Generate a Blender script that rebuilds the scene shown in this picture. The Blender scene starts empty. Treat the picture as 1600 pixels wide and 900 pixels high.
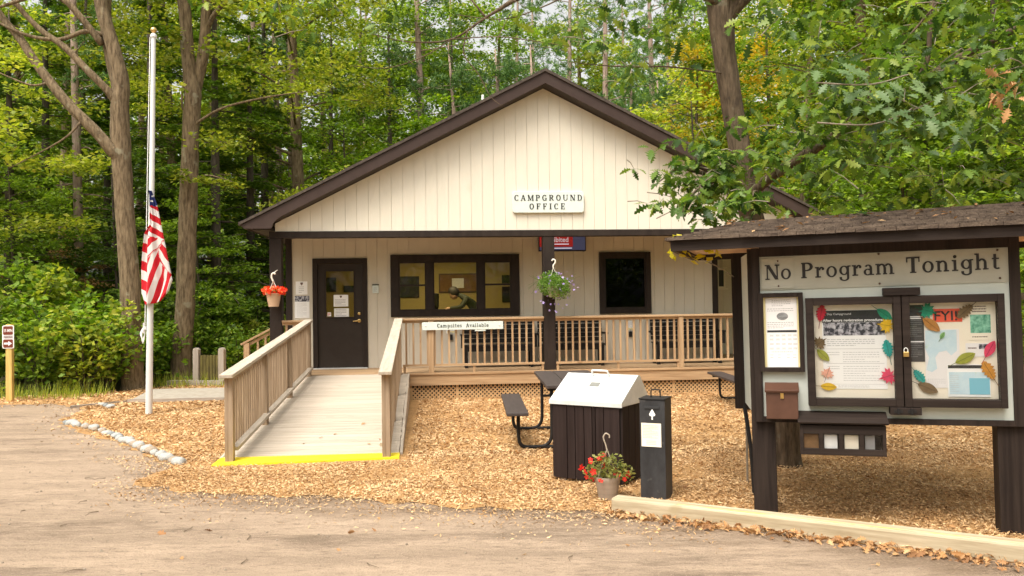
import bpy, math, random
import numpy as np
from mathutils import Vector, Matrix

SC = bpy.context.scene
COL = SC.collection
R = math.radians
random.seed(7)
RNG = np.random.default_rng(11)

# ------------------------------------------------------------------ camera
cam_data = bpy.data.cameras.new('camera')
cam = bpy.data.objects.new('camera', cam_data)
COL.objects.link(cam)
cam_data.sensor_width = 36.0
cam_data.lens = 29.25
cam_data.clip_end = 2000
_r, _p = 0.014, math.atan(24 / 1300)
_f = Vector((0, math.cos(_p), math.sin(_p)))
_x = Vector((1, 0, 0))
_u = _x.cross(_f)
_x2 = math.cos(_r) * _x - math.sin(_r) * _u
_u2 = math.sin(_r) * _x + math.cos(_r) * _u
cam.matrix_world = Matrix(((_x2.x, _u2.x, -_f.x, 0), (_x2.y, _u2.y, -_f.y, 0), (_x2.z, _u2.z, -_f.z, 1.70), (0, 0, 0, 1)))
SC.camera = cam

# ------------------------------------------------------------------ light
SUN_EL, SUN_AZ = R(61), R(212)      # azimuth clockwise from +Y (north): behind the camera, to its left
world = bpy.data.worlds.new('World')
SC.world = world
world.use_nodes = True
wn = world.node_tree
wn.nodes.clear()
sky = wn.nodes.new('ShaderNodeTexSky')
sky.sky_type = 'NISHITA'
sky.sun_disc = False
sky.sun_elevation = SUN_EL
sky.sun_rotation = SUN_AZ
sky.air_density = 1.0
sky.dust_density = 6.0
sky.ozone_density = 0.6
hs = wn.nodes.new('ShaderNodeHueSaturation')
hs.inputs['Saturation'].default_value = 0.12
bg = wn.nodes.new('ShaderNodeBackground')
bg.inputs['Strength'].default_value = 0.15
wo = wn.nodes.new('ShaderNodeOutputWorld')
wn.links.new(sky.outputs[0], hs.inputs['Color'])
warm = wn.nodes.new('ShaderNodeMixRGB')
warm.blend_type = 'MULTIPLY'
warm.inputs[0].default_value = 1.0
warm.inputs[2].default_value = (1.0, 0.982, 0.935, 1)
wn.links.new(hs.outputs[0], warm.inputs[1])
wn.links.new(warm.outputs[0], bg.inputs[0])
wn.links.new(bg.outputs[0], wo.inputs[0])
sun_d = bpy.data.lights.new('sun', 'SUN')
sun_d.energy = 1.4
sun_d.angle = R(32)
sun_d.color = (1.0, 0.935, 0.82)
sun = bpy.data.objects.new('sun', sun_d)
COL.objects.link(sun)
sdir = Vector((math.sin(SUN_AZ) * math.cos(SUN_EL), math.cos(SUN_AZ) * math.cos(SUN_EL), math.sin(SUN_EL)))
sun.rotation_euler = sdir.to_track_quat('Z', 'Y').to_euler()
VS = SC.view_settings
VS.view_transform = 'Standard'
VS.look = 'None'
VS.exposure = 1.02
VS.gamma = 1.0
VS.use_curve_mapping = False
SC.cycles.max_bounces = 6
SC.cycles.diffuse_bounces = 4
SC.cycles.glossy_bounces = 3
SC.cycles.transmission_bounces = 4
SC.cycles.transparent_max_bounces = 6
SC.cycles.use_denoising = True

# ------------------------------------------------------------------ materials
def lin(h):
    h = h.lstrip('#')
    o = []
    for i in (0, 2, 4):
        c = int(h[i:i + 2], 16) / 255
        o.append(c / 12.92 if c <= 0.04045 else ((c + 0.055) / 1.055) ** 2.4)
    return tuple(o) + (1.0,)

def col(c):
    return lin(c) if isinstance(c, str) else (tuple(c) + (1.0,))[:4]

def mk(name, c1, c2=None, sc=(6, 6, 6), detail=5, rough=0.7, bump=0.0, bsc=None, island=0.0, metal=0.0, spec=0.4, lo=0.35, hi=0.65, speck=None, bdist=0.01):
    m = bpy.data.materials.new(name)
    m.use_nodes = True
    n, l = m.node_tree.nodes, m.node_tree.links
    b = n['Principled BSDF']
    b.inputs['Roughness'].default_value = rough
    b.inputs['Metallic'].default_value = metal
    b.inputs['Specular IOR Level'].default_value = spec
    tc = n.new('ShaderNodeTexCoord')
    out = None
    if c2 is not None:
        mp = n.new('ShaderNodeMapping')
        mp.inputs['Scale'].default_value = sc
        l.new(tc.outputs['Object'], mp.inputs[0])
        nz = n.new('ShaderNodeTexNoise')
        nz.inputs['Scale'].default_value = 1
        nz.inputs['Detail'].default_value = detail
        nz.inputs['Roughness'].default_value = 0.65
        l.new(mp.outputs[0], nz.inputs['Vector'])
        rp = n.new('ShaderNodeValToRGB')
        rp.color_ramp.elements[0].position = lo
        rp.color_ramp.elements[1].position = hi
        rp.color_ramp.elements[0].color = col(c1)
        rp.color_ramp.elements[1].color = col(c2)
        l.new(nz.outputs['Fac'], rp.inputs[0])
        out = rp.outputs[0]
    else:
        rg = n.new('ShaderNodeRGB')
        rg.outputs[0].default_value = col(c1)
        out = rg.outputs[0]
    if speck:
        sc2, cs, thr = speck
        nz2 = n.new('ShaderNodeTexNoise')
        nz2.inputs['Scale'].default_value = sc2
        nz2.inputs['Detail'].default_value = 3
        l.new(tc.outputs['Object'], nz2.inputs['Vector'])
        mr = n.new('ShaderNodeMapRange')
        mr.inputs['From Min'].default_value = thr
        mr.inputs['From Max'].default_value = thr + 0.08
        l.new(nz2.outputs['Fac'], mr.inputs[0])
        mx = n.new('ShaderNodeMixRGB')
        mx.inputs[2].default_value = col(cs)
        l.new(mr.outputs[0], mx.inputs[0])
        l.new(out, mx.inputs[1])
        out = mx.outputs[0]
    if island:
        ge = n.new('ShaderNodeNewGeometry')
        mr = n.new('ShaderNodeMapRange')
        mr.inputs['To Min'].default_value = 1 - island
        mr.inputs['To Max'].default_value = 1 + island
        l.new(ge.outputs['Random Per Island'], mr.inputs[0])
        h = n.new('ShaderNodeHueSaturation')
        l.new(mr.outputs[0], h.inputs['Value'])
        l.new(out, h.inputs['Color'])
        out = h.outputs[0]
    l.new(out, b.inputs['Base Color'])
    if bump:
        mp2 = n.new('ShaderNodeMapping')
        mp2.inputs['Scale'].default_value = bsc or sc
        l.new(tc.outputs['Object'], mp2.inputs[0])
        nb = n.new('ShaderNodeTexNoise')
        nb.inputs['Scale'].default_value = 1
        nb.inputs['Detail'].default_value = 6
        l.new(mp2.outputs[0], nb.inputs['Vector'])
        bp = n.new('ShaderNodeBump')
        bp.inputs['Strength'].default_value = bump
        bp.inputs['Distance'].default_value = bdist
        l.new(nb.outputs['Fac'], bp.inputs['Height'])
        l.new(bp.outputs[0], b.inputs['Normal'])
    return m

def leafmat(name, cols, trans=0.42, rough=0.55, var=0.22):
    m = bpy.data.materials.new(name)
    m.use_nodes = True
    n, l = m.node_tree.nodes, m.node_tree.links
    b = n['Principled BSDF']
    b.inputs['Roughness'].default_value = rough
    b.inputs['Specular IOR Level'].default_value = 0.3
    ge = n.new('ShaderNodeNewGeometry')
    rp = n.new('ShaderNodeValToRGB')
    e = rp.color_ramp.elements
    while len(e) < len(cols):
        e.new(0.5)
    for i, c in enumerate(cols):
        e[i].position = i / (len(cols) - 1)
        e[i].color = col(c)
    l.new(ge.outputs['Random Per Island'], rp.inputs[0])
    oi = n.new('ShaderNodeObjectInfo')
    mr = n.new('ShaderNodeMapRange')
    mr.inputs['To Min'].default_value = 1 - var
    mr.inputs['To Max'].default_value = 1 + var
    l.new(oi.outputs['Random'], mr.inputs[0])
    h = n.new('ShaderNodeHueSaturation')
    l.new(rp.outputs[0], h.inputs['Color'])
    l.new(mr.outputs[0], h.inputs['Value'])
    l.new(h.outputs[0], b.inputs['Base Color'])
    t = n.new('ShaderNodeBsdfTranslucent')
    h2 = n.new('ShaderNodeHueSaturation')
    h2.inputs['Value'].default_value = 1.5
    h2.inputs['Saturation'].default_value = 1.1
    l.new(h.outputs[0], h2.inputs['Color'])
    l.new(h2.outputs[0], t.inputs[0])
    mx = n.new('ShaderNodeMixShader')
    mx.inputs[0].default_value = trans
    l.new(b.outputs[0], mx.inputs[1])
    l.new(t.outputs[0], mx.inputs[2])
    l.new(mx.outputs[0], n['Material Output'].inputs[0])
    return m

def glassmat(name, tint=(1, 1, 1, 1), refl=1.0):
    m = bpy.data.materials.new(name)
    m.use_nodes = True
    n, l = m.node_tree.nodes, m.node_tree.links
    n.remove(n['Principled BSDF'])
    tr = n.new('ShaderNodeBsdfTransparent')
    tr.inputs[0].default_value = tint
    gl = n.new('ShaderNodeBsdfGlossy')
    gl.inputs['Roughness'].default_value = 0.03
    fr = n.new('ShaderNodeFresnel')
    fr.inputs[0].default_value = 1.5
    mu = n.new('ShaderNodeMath')
    mu.operation = 'MULTIPLY'
    mu.inputs[1].default_value = refl
    l.new(fr.outputs[0], mu.inputs[0])
    mx = n.new('ShaderNodeMixShader')
    l.new(mu.outputs[0], mx.inputs[0])
    l.new(tr.outputs[0], mx.inputs[1])
    l.new(gl.outputs[0], mx.inputs[2])
    l.new(mx.outputs[0], n['Material Output'].inputs[0])
    return m

def emitmat(name, c, s):
    m = mk(name, c)
    b = m.node_tree.nodes['Principled BSDF']
    b.inputs['Emission Color'].default_value = col(c)
    b.inputs['Emission Strength'].default_value = s
    return m

M = {}
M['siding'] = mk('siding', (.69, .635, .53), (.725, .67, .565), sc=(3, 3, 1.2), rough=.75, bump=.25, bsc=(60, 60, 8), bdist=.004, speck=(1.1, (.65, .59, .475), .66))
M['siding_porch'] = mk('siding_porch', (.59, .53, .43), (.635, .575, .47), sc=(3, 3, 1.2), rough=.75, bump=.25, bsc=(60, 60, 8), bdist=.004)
M['trim'] = mk('brown_trim', (.024, .017, .014), (.036, .026, .021), sc=(8, 8, 3), rough=.55, bump=.15, bsc=(50, 50, 10), bdist=.003, spec=.14)
M['fascia'] = mk('brown_fascia_metal', (.050, .033, .028), (.060, .041, .035), sc=(3, 3, 3), rough=.42, spec=.14)
M['soffit'] = mk('soffit', (.035, .026, .022), rough=.7)
M['ceiling'] = mk('porch_ceiling', (.32, .25, .18), rough=.8)
M['shingle'] = mk('roof_shingle', (.05, .04, .034), (.10, .08, .065), sc=(20, 20, 20), rough=.9, bump=.4, bsc=(60, 60, 60), spec=.14)
M['door'] = mk('door_paint', (.036, .027, .022), (.043, .033, .027), sc=(5, 5, 5), rough=.45, bump=.2, bsc=(120, 120, 120), bdist=.002, spec=.14)
M['brass'] = mk('brass', (.75, .52, .20), rough=.28, metal=1)
M['steel'] = mk('galvanized_steel', (.70, .71, .70), (.80, .81, .80), sc=(9, 9, 9), rough=.40, metal=.35)
M['alu'] = mk('aluminium', (.68, .68, .68), (.74, .74, .73), sc=(3, 3, 1), rough=.34, metal=.15)
M['black'] = mk('black_steel', (.018, .016, .016), (.026, .024, .023), sc=(10, 10, 10), rough=.45, spec=.14)
M['bench'] = mk('dark_bench_slats', (.012, .010, .009), (.020, .017, .016), sc=(8, 8, 8), rough=.5, spec=.14)
M['tabletop'] = mk('picnic_plank', (.045, .033, .030), (.066, .050, .045), sc=(30, 3, 6), rough=.6, bump=.2, bsc=(60, 6, 60), bdist=.003, island=.12)
for ax, s in (('x', (1.2, 26, 26)), ('y', (26, 1.2, 26)), ('z', (26, 26, 1.2))):
    M['cedar_' + ax] = mk('cedar_' + ax, (.31, .19, .098), (.48, .32, .18), sc=s, rough=.72, bump=.3, bsc=s, bdist=.004, island=.12, speck=(2.5, (.26, .15, .075), .68))
    M['weather_' + ax] = mk('weathered_wood_' + ax, (.23, .155, .092), (.40, .295, .20), sc=s, rough=.8, bump=.35, bsc=s, bdist=.004, island=.16, speck=(3, (.23, .17, .12), .66))
    M['pale_' + ax] = mk('pale_deck_wood_' + ax, (.38, .315, .245), (.51, .435, .35), sc=s, rough=.82, bump=.35, bsc=s, bdist=.004, island=.07, speck=(2.2, (.40, .33, .26), .68))
    M['grey_' + ax] = mk('grey_post_wood_' + ax, (.26, .22, .18), (.42, .36, .30), sc=s, rough=.85, bump=.4, bsc=s, bdist=.005, island=.1)
    M['brownwood_' + ax] = mk('brown_stained_wood_' + ax, (.018, .012, .010), (.036, .025, .020), sc=s, rough=.62, bump=.35, bsc=s, bdist=.004, island=.08, spec=.14)
    M['binwood_' + ax] = mk('bin_boards_' + ax, (.018, .011, .010), (.029, .019, .017), sc=s, rough=.6, bump=.25, bsc=s, bdist=.003, island=.22, spec=.14)
M['timber'] = mk('landscape_timber', (.33, .255, .155), (.52, .43, .295), sc=(1.5, 22, 22), rough=.8, bump=.3, bsc=(1.5, 40, 40), bdist=.004, speck=(3, (.38, .30, .18), .66))
M['yellowpine'] = mk('yellow_post_wood', (.52, .34, .09), (.68, .48, .16), sc=(24, 24, 2), rough=.7, bump=.25, bsc=(30, 30, 2), bdist=.003)
M['yellow'] = mk('yellow_paint', (.80, .62, .02), (.74, .52, .03), sc=(9, 9, 9), lo=.5, hi=.75, rough=.6, speck=(14, (.50, .38, .12), .70))
M['lattice'] = mk('lattice_wood', (.42, .26, .12), (.56, .37, .19), sc=(12, 12, 12), rough=.8)
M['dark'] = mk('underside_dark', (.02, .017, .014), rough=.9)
M['signboard'] = mk('pale_green_sign', (.62, .68, .63), (.67, .72, .67), sc=(5, 5, 5), rough=.5)
M['letter'] = mk('sign_lettering', (.022, .018, .018), rough=.5)
M['kioskwhite'] = mk('pale_board', (.52, .545, .49), (.58, .60, .545), sc=(3, 3, 3), rough=.6, speck=(2.0, (.46, .46, .40), .66))
M['titleboard'] = mk('title_board_paint', (.39, .375, .31), (.44, .425, .355), sc=(3, 3, 3), rough=.6)
M['paper'] = mk('paper', (.88, .87, .85), rough=.7)
M['paperpink'] = mk('pinkish_paper', (.80, .77, .76), rough=.7)
M['cream'] = mk('cream_backing', (.86, .77, .62), (.88, .81, .68), sc=(2, 2, 2), rough=.7)
M['yellowpaper'] = mk('yellowed_paper', (.82, .70, .36), rough=.7)
M['ink'] = mk('print_black', (.03, .03, .032), rough=.6)
M['grey'] = mk('print_grey', (.30, .29, .29), rough=.7)
M['lgrey'] = mk('print_light_grey', (.50, .49, .49), rough=.7)
M['photo'] = mk('printed_photo', (.03, .03, .045), (.55, .54, .58), sc=(28, 28, 22), detail=3, lo=.45, hi=.62, rough=.6)
M['photog'] = mk('printed_green_photo', (.04, .22, .14), (.30, .62, .45), sc=(26, 26, 26), detail=3, rough=.6)
M['photogrey'] = mk('printed_oval', (.12, .12, .12), (.35, .35, .35), sc=(8, 8, 30), rough=.6)
M['mapblue'] = mk('printed_map', (.50, .66, .74), (.62, .74, .78), sc=(10, 10, 10), rough=.6, speck=(14, (.52, .66, .46), .64))
M['bluebox'] = mk('printed_blue', (.20, .50, .62), rough=.6)
M['redbox'] = mk('printed_red', (.78, .11, .06), rough=.6)
M['shield'] = mk('printed_emblem', (.13, .07, .05), rough=.6)
M['boxbrown'] = mk('brown_metal_box', (.075, .032, .019), (.095, .042, .026), sc=(8, 8, 8), rough=.45)
M['glass'] = glassmat('window_glass', (.80, .80, .74, 1), 1.0)
M['glassdark'] = glassmat('dark_window_glass', (.22, .22, .22, 1), .6)  # tint darkened to look like an unlit room behind
M['glassclear'] = glassmat('cabinet_glass', (.98, .98, .98, 1), .5)
M['wallroom'] = mk('office_inner_wall', (.50, .39, .15), rough=.8)
M['floorroom'] = mk('office_floor', (.25, .19, .12), rough=.7)
M['corkboard'] = mk('cork_board', (.20, .105, .04), (.26, .14, .06), sc=(30, 30, 30), rough=.9)
M['pic'] = mk('dark_picture', (.015, .013, .012), (.09, .075, .05), sc=(9, 9, 9), rough=.5, lo=.5, hi=.75)
M['stone'] = mk('border_stone', (.29, .285, .265), (.43, .42, .39), sc=(7, 7, 7), rough=.8, bump=.3, bsc=(14, 14, 14))
M['stonegrey'] = mk('grey_border_stone', (.15, .165, .165), (.27, .285, .285), sc=(7, 7, 7), rough=.8, bump=.3, bsc=(14, 14, 14))
M['stonepink'] = mk('pinkish_border_stone', (.24, .185, .135), (.34, .275, .21), sc=(7, 7, 7), rough=.8, bump=.3, bsc=(14, 14, 14))
M['concrete'] = mk('path_boards', (.29, .25, .20), (.38, .335, .28), sc=(10, 10, 10), rough=.9, bump=.2)
M['bark'] = mk('maple_bark', (.085, .056, .029), (.27, .195, .115), sc=(20, 20, 3.5), rough=.95, bump=.9, bsc=(26, 26, 5), bdist=.03, speck=(3.2, (.27, .235, .155), .63))
M['barkpine'] = mk('pine_bark', (.25, .165, .125), (.46, .34, .27), sc=(14, 14, 3), rough=.95, bump=.9, bsc=(24, 24, 6), bdist=.03)
M['barkdark'] = mk('dark_bark', (.06, .045, .034), (.13, .10, .075), sc=(16, 16, 4), rough=.95, bump=.8, bsc=(24, 24, 6), bdist=.03)
M['barkoak'] = mk('oak_bark', (.06, .040, .024), (.16, .112, .070), sc=(28, 28, 5), rough=.95, bump=1.0, bsc=(45, 45, 7), bdist=.02, speck=(6, (.18, .16, .11), .62))
M['twig'] = mk('grey_twig', (.20, .16, .12), (.30, .25, .19), sc=(20, 20, 20), rough=.9)
M['leaf_mid'] = leafmat('leaf_mid_green', [(0.081, 0.138, 0.015), (0.144, 0.231, 0.028), (0.225, 0.338, 0.043), (0.325, 0.413, 0.058)])
M['leaf_yg'] = leafmat('leaf_yellow_green', [(0.123, 0.165, 0.020), (0.225, 0.285, 0.034), (0.328, 0.373, 0.049), (0.430, 0.428, 0.069)])
M['leaf_dark'] = leafmat('leaf_dark_green', [(.03, .055, .010), (.05, .09, .014), (.08, .13, .02), (.11, .16, .03)])
M['leaf_gold'] = leafmat('leaf_gold', [(0.224, 0.269, 0.038), (0.448, 0.403, 0.057), (0.650, 0.493, 0.067), (0.694, 0.426, 0.067)])
M['leaf_rust'] = leafmat('leaf_rust', [(.16, .13, .04), (.40, .22, .09), (.52, .30, .15), (.30, .20, .08)])
M['leaf_shrub'] = leafmat('leaf_shrub', [(.075, .14, .013), (.13, .23, .022), (.20, .32, .034), (.31, .39, .05)])
M['leaf_oak'] = leafmat('leaf_oak', [(.028, .062, .012), (.055, .11, .018), (.10, .175, .028), (.16, .25, .04), (.28, .34, .055)], trans=.42, rough=.42)
M['leaf_oakpale'] = leafmat('leaf_oak_pale', [(0.095, 0.171, 0.051), (0.152, 0.237, 0.086), (0.209, 0.294, 0.120)], trans=.3, rough=.4)
M['leaf_lemon'] = leafmat('leaf_lemon', [(.55, .50, .03), (.75, .65, .05), (.80, .70, .10)], trans=.5)
M['needle'] = leafmat('pine_needles', [(0.046, 0.111, 0.028), (0.078, 0.163, 0.039), (0.124, 0.227, 0.050), (0.195, 0.286, 0.066)], trans=.2)
M['needle_hem'] = leafmat('hemlock_needles', [(0.065, 0.130, 0.015), (0.111, 0.195, 0.024), (0.176, 0.273, 0.035), (0.247, 0.338, 0.050)], trans=.25)
M['leaf_basket'] = leafmat('basket_leaves', [(.10, .20, .03), (.17, .30, .05), (.26, .38, .08)])
M['leaf_pot'] = leafmat('pot_leaves', [(.10, .13, .03), (.25, .26, .07), (.40, .38, .12)])
M['petal_red'] = leafmat('red_petals', [(.62, .02, .02), (.78, .04, .03), (.85, .09, .05)], trans=.25)
M['petal_orange'] = leafmat('orange_red_petals', [(.72, .03, .02), (.82, .07, .03), (.86, .20, .06)], trans=.25)
M['petal_purple'] = leafmat('purple_petals', [(.30, .20, .55), (.42, .32, .66), (.55, .46, .74)], trans=.25)
M['terracotta'] = mk('tan_plastic_pot', (.56, .38, .25), rough=.5)
M['potgrey'] = mk('taupe_plastic_pot', (.30, .24, .19), (.36, .29, .23), sc=(4, 4, 30), rough=.55)
M['hook'] = mk('white_hook', (.72, .66, .56), rough=.5)
M['hookgrey'] = mk('tan_hanger', (.42, .35, .27), rough=.5)
M['skin'] = mk('skin', (.45, .28, .19), rough=.6)
M['hair'] = mk('dark_hair', (.02, .015, .012), rough=.6)
M['jacket'] = mk('grey_green_jacket', (.030, .034, .022), (.045, .048, .032), sc=(10, 10, 10), rough=.85)
M['trousers'] = mk('dark_trousers', (.03, .03, .028), rough=.85)
M['chips'] = mk('wood_chips', (.40, .23, .098), (.67, .455, .245), sc=(1.3, 1.3, 1.3), rough=.85, island=.42)
M['straw'] = leafmat('dry_leaves', [(.20, .095, .04), (.36, .18, .075), (.50, .29, .13), (.42, .20, .07), (.58, .38, .19)], trans=.12, rough=.75)
M['stick'] = mk('twig_litter', (.12, .085, .055), (.22, .16, .11), sc=(20, 20, 20), rough=.9)

# ground materials -------------------------------------------------
def ground_mat(name, base, alt, fine, patch, pscale, pthr, bump=.35, verge=None):
    m = bpy.data.materials.new(name)
    m.use_nodes = True
    n, l = m.node_tree.nodes, m.node_tree.links
    b = n['Principled BSDF']
    b.inputs['Roughness'].default_value = .92
    b.inputs['Specular IOR Level'].default_value = .15
    tc = n.new('ShaderNodeTexCoord')
    def noise(s, d, r=.6, st=(1, 1, 1)):
        mp = n.new('ShaderNodeMapping')
        mp.inputs['Scale'].default_value = st
        l.new(tc.outputs['Object'], mp.inputs[0])
        z = n.new('ShaderNodeTexNoise')
        z.inputs['Scale'].default_value = s
        z.inputs['Detail'].default_value = d
        z.inputs['Roughness'].default_value = r
        l.new(mp.outputs[0], z.inputs['Vector'])
        return z.outputs['Fac']
    def rng(f, a, c):
        mr = n.new('ShaderNodeMapRange')
        mr.inputs['From Min'].default_value = a
        mr.inputs['From Max'].default_value = c
        l.new(f, mr.inputs[0])
        return mr.outputs[0]
    def mix(f, c1, c2):
        x = n.new('ShaderNodeMixRGB')
        l.new(f, x.inputs[0])
        for k, c in ((1, c1), (2, c2)):
            if hasattr(c, 'links'):
                l.new(c, x.inputs[k])
            else:
                x.inputs[k].default_value = col(c)
        return x.outputs[0]
    c = mix(rng(noise(.55, 6, .65, (.45, 1.5, 1)), .40, .60), base, alt)
    c = mix(rng(noise(2.6, 6, .72, (.35, 1.6, 1)), .46, .70), c, tuple(min(1, k * 1.22) for k in base))
    c = mix(rng(noise(pscale, 7, .72, (.5, 1.7, 1)), pthr, pthr + .13), c, patch)
    c = mix(rng(noise(11, 6, .75, (.6, 1.5, 1)), .52, .70), c, fine)
    c = mix(rng(noise(60, 5, .8), .54, .68), c, fine)
    c = mix(rng(noise(130, 3, .75), .60, .68), c, tuple(min(1, k * 1.5) for k in base))
    if verge:
        # damp soil and crushed litter lying along the edge of the bed and the timber
        sx = n.new('ShaderNodeSeparateXYZ')
        l.new(tc.outputs['Object'], sx.inputs[0])
        def lin_(a, bb, cc):
            m1 = n.new('ShaderNodeMath'); m1.operation = 'MULTIPLY_ADD'
            l.new(sx.outputs[0], m1.inputs[0]); m1.inputs[1].default_value = a; m1.inputs[2].default_value = cc
            m2 = n.new('ShaderNodeMath'); m2.operation = 'MULTIPLY_ADD'
            l.new(sx.outputs[1], m2.inputs[0]); m2.inputs[1].default_value = bb
            l.new(m1.outputs[0], m2.inputs[2])
            return m2.outputs[0]
        mi = n.new('ShaderNodeMath'); mi.operation = 'MINIMUM'
        l.new(lin_(-.5, -.866, 6.213), mi.inputs[0]); l.new(lin_(-.25, -.968, 6.757), mi.inputs[1])
        nz = n.new('ShaderNodeMath'); nz.operation = 'MULTIPLY_ADD'
        l.new(noise(1.7, 6, .7, (.5, 1.6, 1)), nz.inputs[0]); nz.inputs[1].default_value = -1.9
        l.new(mi.outputs[0], nz.inputs[2])
        f1 = rng(nz.outputs[0], -.35, -.95)
        f2 = rng(sx.outputs[0], -3.6, -2.4)
        mm = n.new('ShaderNodeMath'); mm.operation = 'MULTIPLY'
        l.new(f1, mm.inputs[0]); l.new(f2, mm.inputs[1])
        c = mix(mm.outputs[0], c, mix(rng(noise(45, 4, .75), .45, .65), verge, tuple(k * 1.7 for k in verge)))
    l.new(c, b.inputs['Base Color'])
    ad = n.new('ShaderNodeMath')
    ad.operation = 'MULTIPLY_ADD'
    l.new(noise(7, 6, .7, (.6, 1.4, 1)), ad.inputs[0])
    ad.inputs[1].default_value = 3.0
    l.new(noise(70, 4, .7), ad.inputs[2])
    bp = n.new('ShaderNodeBump')
    bp.inputs['Strength'].default_value = bump
    bp.inputs['Distance'].default_value = .02
    l.new(ad.outputs[0], bp.inputs['Height'])
    l.new(bp.outputs[0], b.inputs['Normal'])
    return m

M['dirt'] = ground_mat('dirt', (.37, .275, .197), (.29, .215, .153), (.20, .147, .104), (.19, .138, .098), .9, .515, bump=.7, verge=(.165, .115, .077))
M['mulch'] = ground_mat('mulch', (.46, .27, .115), (.38, .215, .09), (.22, .11, .045), (.30, .16, .07), 1.2, .58, bump=.6)
M['floor'] = ground_mat('forest_floor', (.10, .085, .04), (.07, .085, .025), (.05, .04, .02), (.16, .10, .05), 1.5, .56, bump=.6)

# ------------------------------------------------------------------ mesh helpers
class MB:
    def __init__(s):
        s.v, s.f = [], []
    def add(s, vs, fs):
        o = len(s.v)
        s.v += [tuple(p) for p in vs]
        s.f += [tuple(i + o for i in f) for f in fs]
        return s
    def box(s, x0, x1, y0, y1, z0, z1):
        vs = [(x0, y0, z0), (x1, y0, z0), (x1, y1, z0), (x0, y1, z0), (x0, y0, z1), (x1, y0, z1), (x1, y1, z1), (x0, y1, z1)]
        return s.add(vs, [(3, 2, 1, 0), (4, 5, 6, 7), (0, 1, 5, 4), (1, 2, 6, 5), (2, 3, 7, 6), (3, 0, 4, 7)])
    def prism(s, poly, a, b, axis='y'):
        # poly: 2d points; extruded from a to b along axis
        n = len(poly)
        def p3(p, t):
            return {'y': (p[0], t, p[1]), 'z': (p[0], p[1], t), 'x': (t, p[0], p[1])}[axis]
        area = sum(poly[i][0] * poly[(i + 1) % n][1] - poly[(i + 1) % n][0] * poly[i][1] for i in range(n))
        if area < 0:
            poly = poly[::-1]
        vs = [p3(p, a) for p in poly] + [p3(p, b) for p in poly]
        f = [tuple(range(n)), tuple(range(2 * n - 1, n - 1, -1))] + [((i + 1) % n, i, n + i, n + (i + 1) % n) for i in range(n)]
        if axis != 'y':
            f = [q[::-1] for q in f]
        return s.add(vs, f)
    def beam(s, p, q, w, h, up=(0, 0, 1)):
        p, q = Vector(p), Vector(q)
        d = (q - p).normalized()
        sd = d.cross(Vector(up)).normalized()
        u = sd.cross(d)
        vs = []
        for c in (p, q):
            for a, b in ((-1, -1), (1, -1), (1, 1), (-1, 1)):
                vs.append(c + sd * a * w / 2 + u * b * h / 2)
        return s.add(vs, [(0, 1, 2, 3), (7, 6, 5, 4), (0, 4, 5, 1), (1, 5, 6, 2), (2, 6, 7, 3), (3, 7, 4, 0)])
    def tube(s, pts, rad, n=10, cap=True, wob=0.0):
        pts = [Vector(p) for p in pts]
        if not hasattr(rad, '__len__'):
            rad = [rad] * len(pts)
        ref = None
        vs = []
        for i, p in enumerate(pts):
            d = (pts[min(i + 1, len(pts) - 1)] - pts[max(i - 1, 0)]).normalized()
            if ref is None:
                ref = d.orthogonal().normalized()
            ref = (ref - d * ref.dot(d)).normalized()
            b = d.cross(ref)
            for k in range(n):
                a = 2 * math.pi * k / n
                r = rad[i] * (1 + (random.uniform(-wob, wob) if wob else 0))
                vs.append(p + (ref * math.cos(a) + b * math.sin(a)) * r)
        f = []
        for i in range(len(pts) - 1):
            for k in range(n):
                f.append((i * n + k, i * n + (k + 1) % n, (i + 1) * n + (k + 1) % n, (i + 1) * n + k))
        if cap:
            f.append(tuple(range(n - 1, -1, -1)))
            f.append(tuple((len(pts) - 1) * n + k for k in range(n)))
        return s.add(vs, f)
    def lathe(s, prof, c=(0, 0, 0), n=24):
        vs, f = [], []
        for r, z in prof:
            for k in range(n):
                a = 2 * math.pi * k / n
                vs.append((c[0] + r * math.cos(a), c[1] + r * math.sin(a), c[2] + z))
        for i in range(len(prof) - 1):
            for k in range(n):
                f.append((i * n + k, i * n + (k + 1) % n, (i + 1) * n + (k + 1) % n, (i + 1) * n + k))
        f.append(tuple(range(n - 1, -1, -1)))
        f.append(tuple((len(prof) - 1) * n + k for k in range(n)))
        return s.add(vs, f)
    def ball(s, c, r, n=12, m=8):
        prof = [(max(1e-4, math.sin(math.pi * i / m)) * r, -math.cos(math.pi * i / m) * r) for i in range(m + 1)]
        return s.lathe(prof, c, n)

def smooth_pts(pts, k=5):
    pts = [Vector(p) for p in pts]
    out = []
    for i in range(len(pts) - 1):
        p0, p1, p2, p3 = pts[max(i - 1, 0)], pts[i], pts[i + 1], pts[min(i + 2, len(pts) - 1)]
        for j in range(k):
            t = j / k
            out.append(0.5 * ((2 * p1) + (p2 - p0) * t + (2 * p0 - 5 * p1 + 4 * p2 - p3) * t * t + (3 * p1 - p0 - 3 * p2 + p3) * t ** 3))
    out.append(pts[-1])
    return out

def interp(vals, k=5):
    o = []
    for i in range(len(vals) - 1):
        o += [vals[i] + (vals[i + 1] - vals[i]) * j / k for j in range(k)]
    return o + [vals[-1]]

def mesh_of(name, mb, mat, off=(0, 0, 0), smooth=False):
    me = bpy.data.meshes.new(name)
    me.from_pydata([(p[0] - off[0], p[1] - off[1], p[2] - off[2]) for p in mb.v], [], mb.f)
    me.update()
    if smooth:
        me.shade_smooth()
    if mat:
        me.materials.append(mat)
    return me

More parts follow.
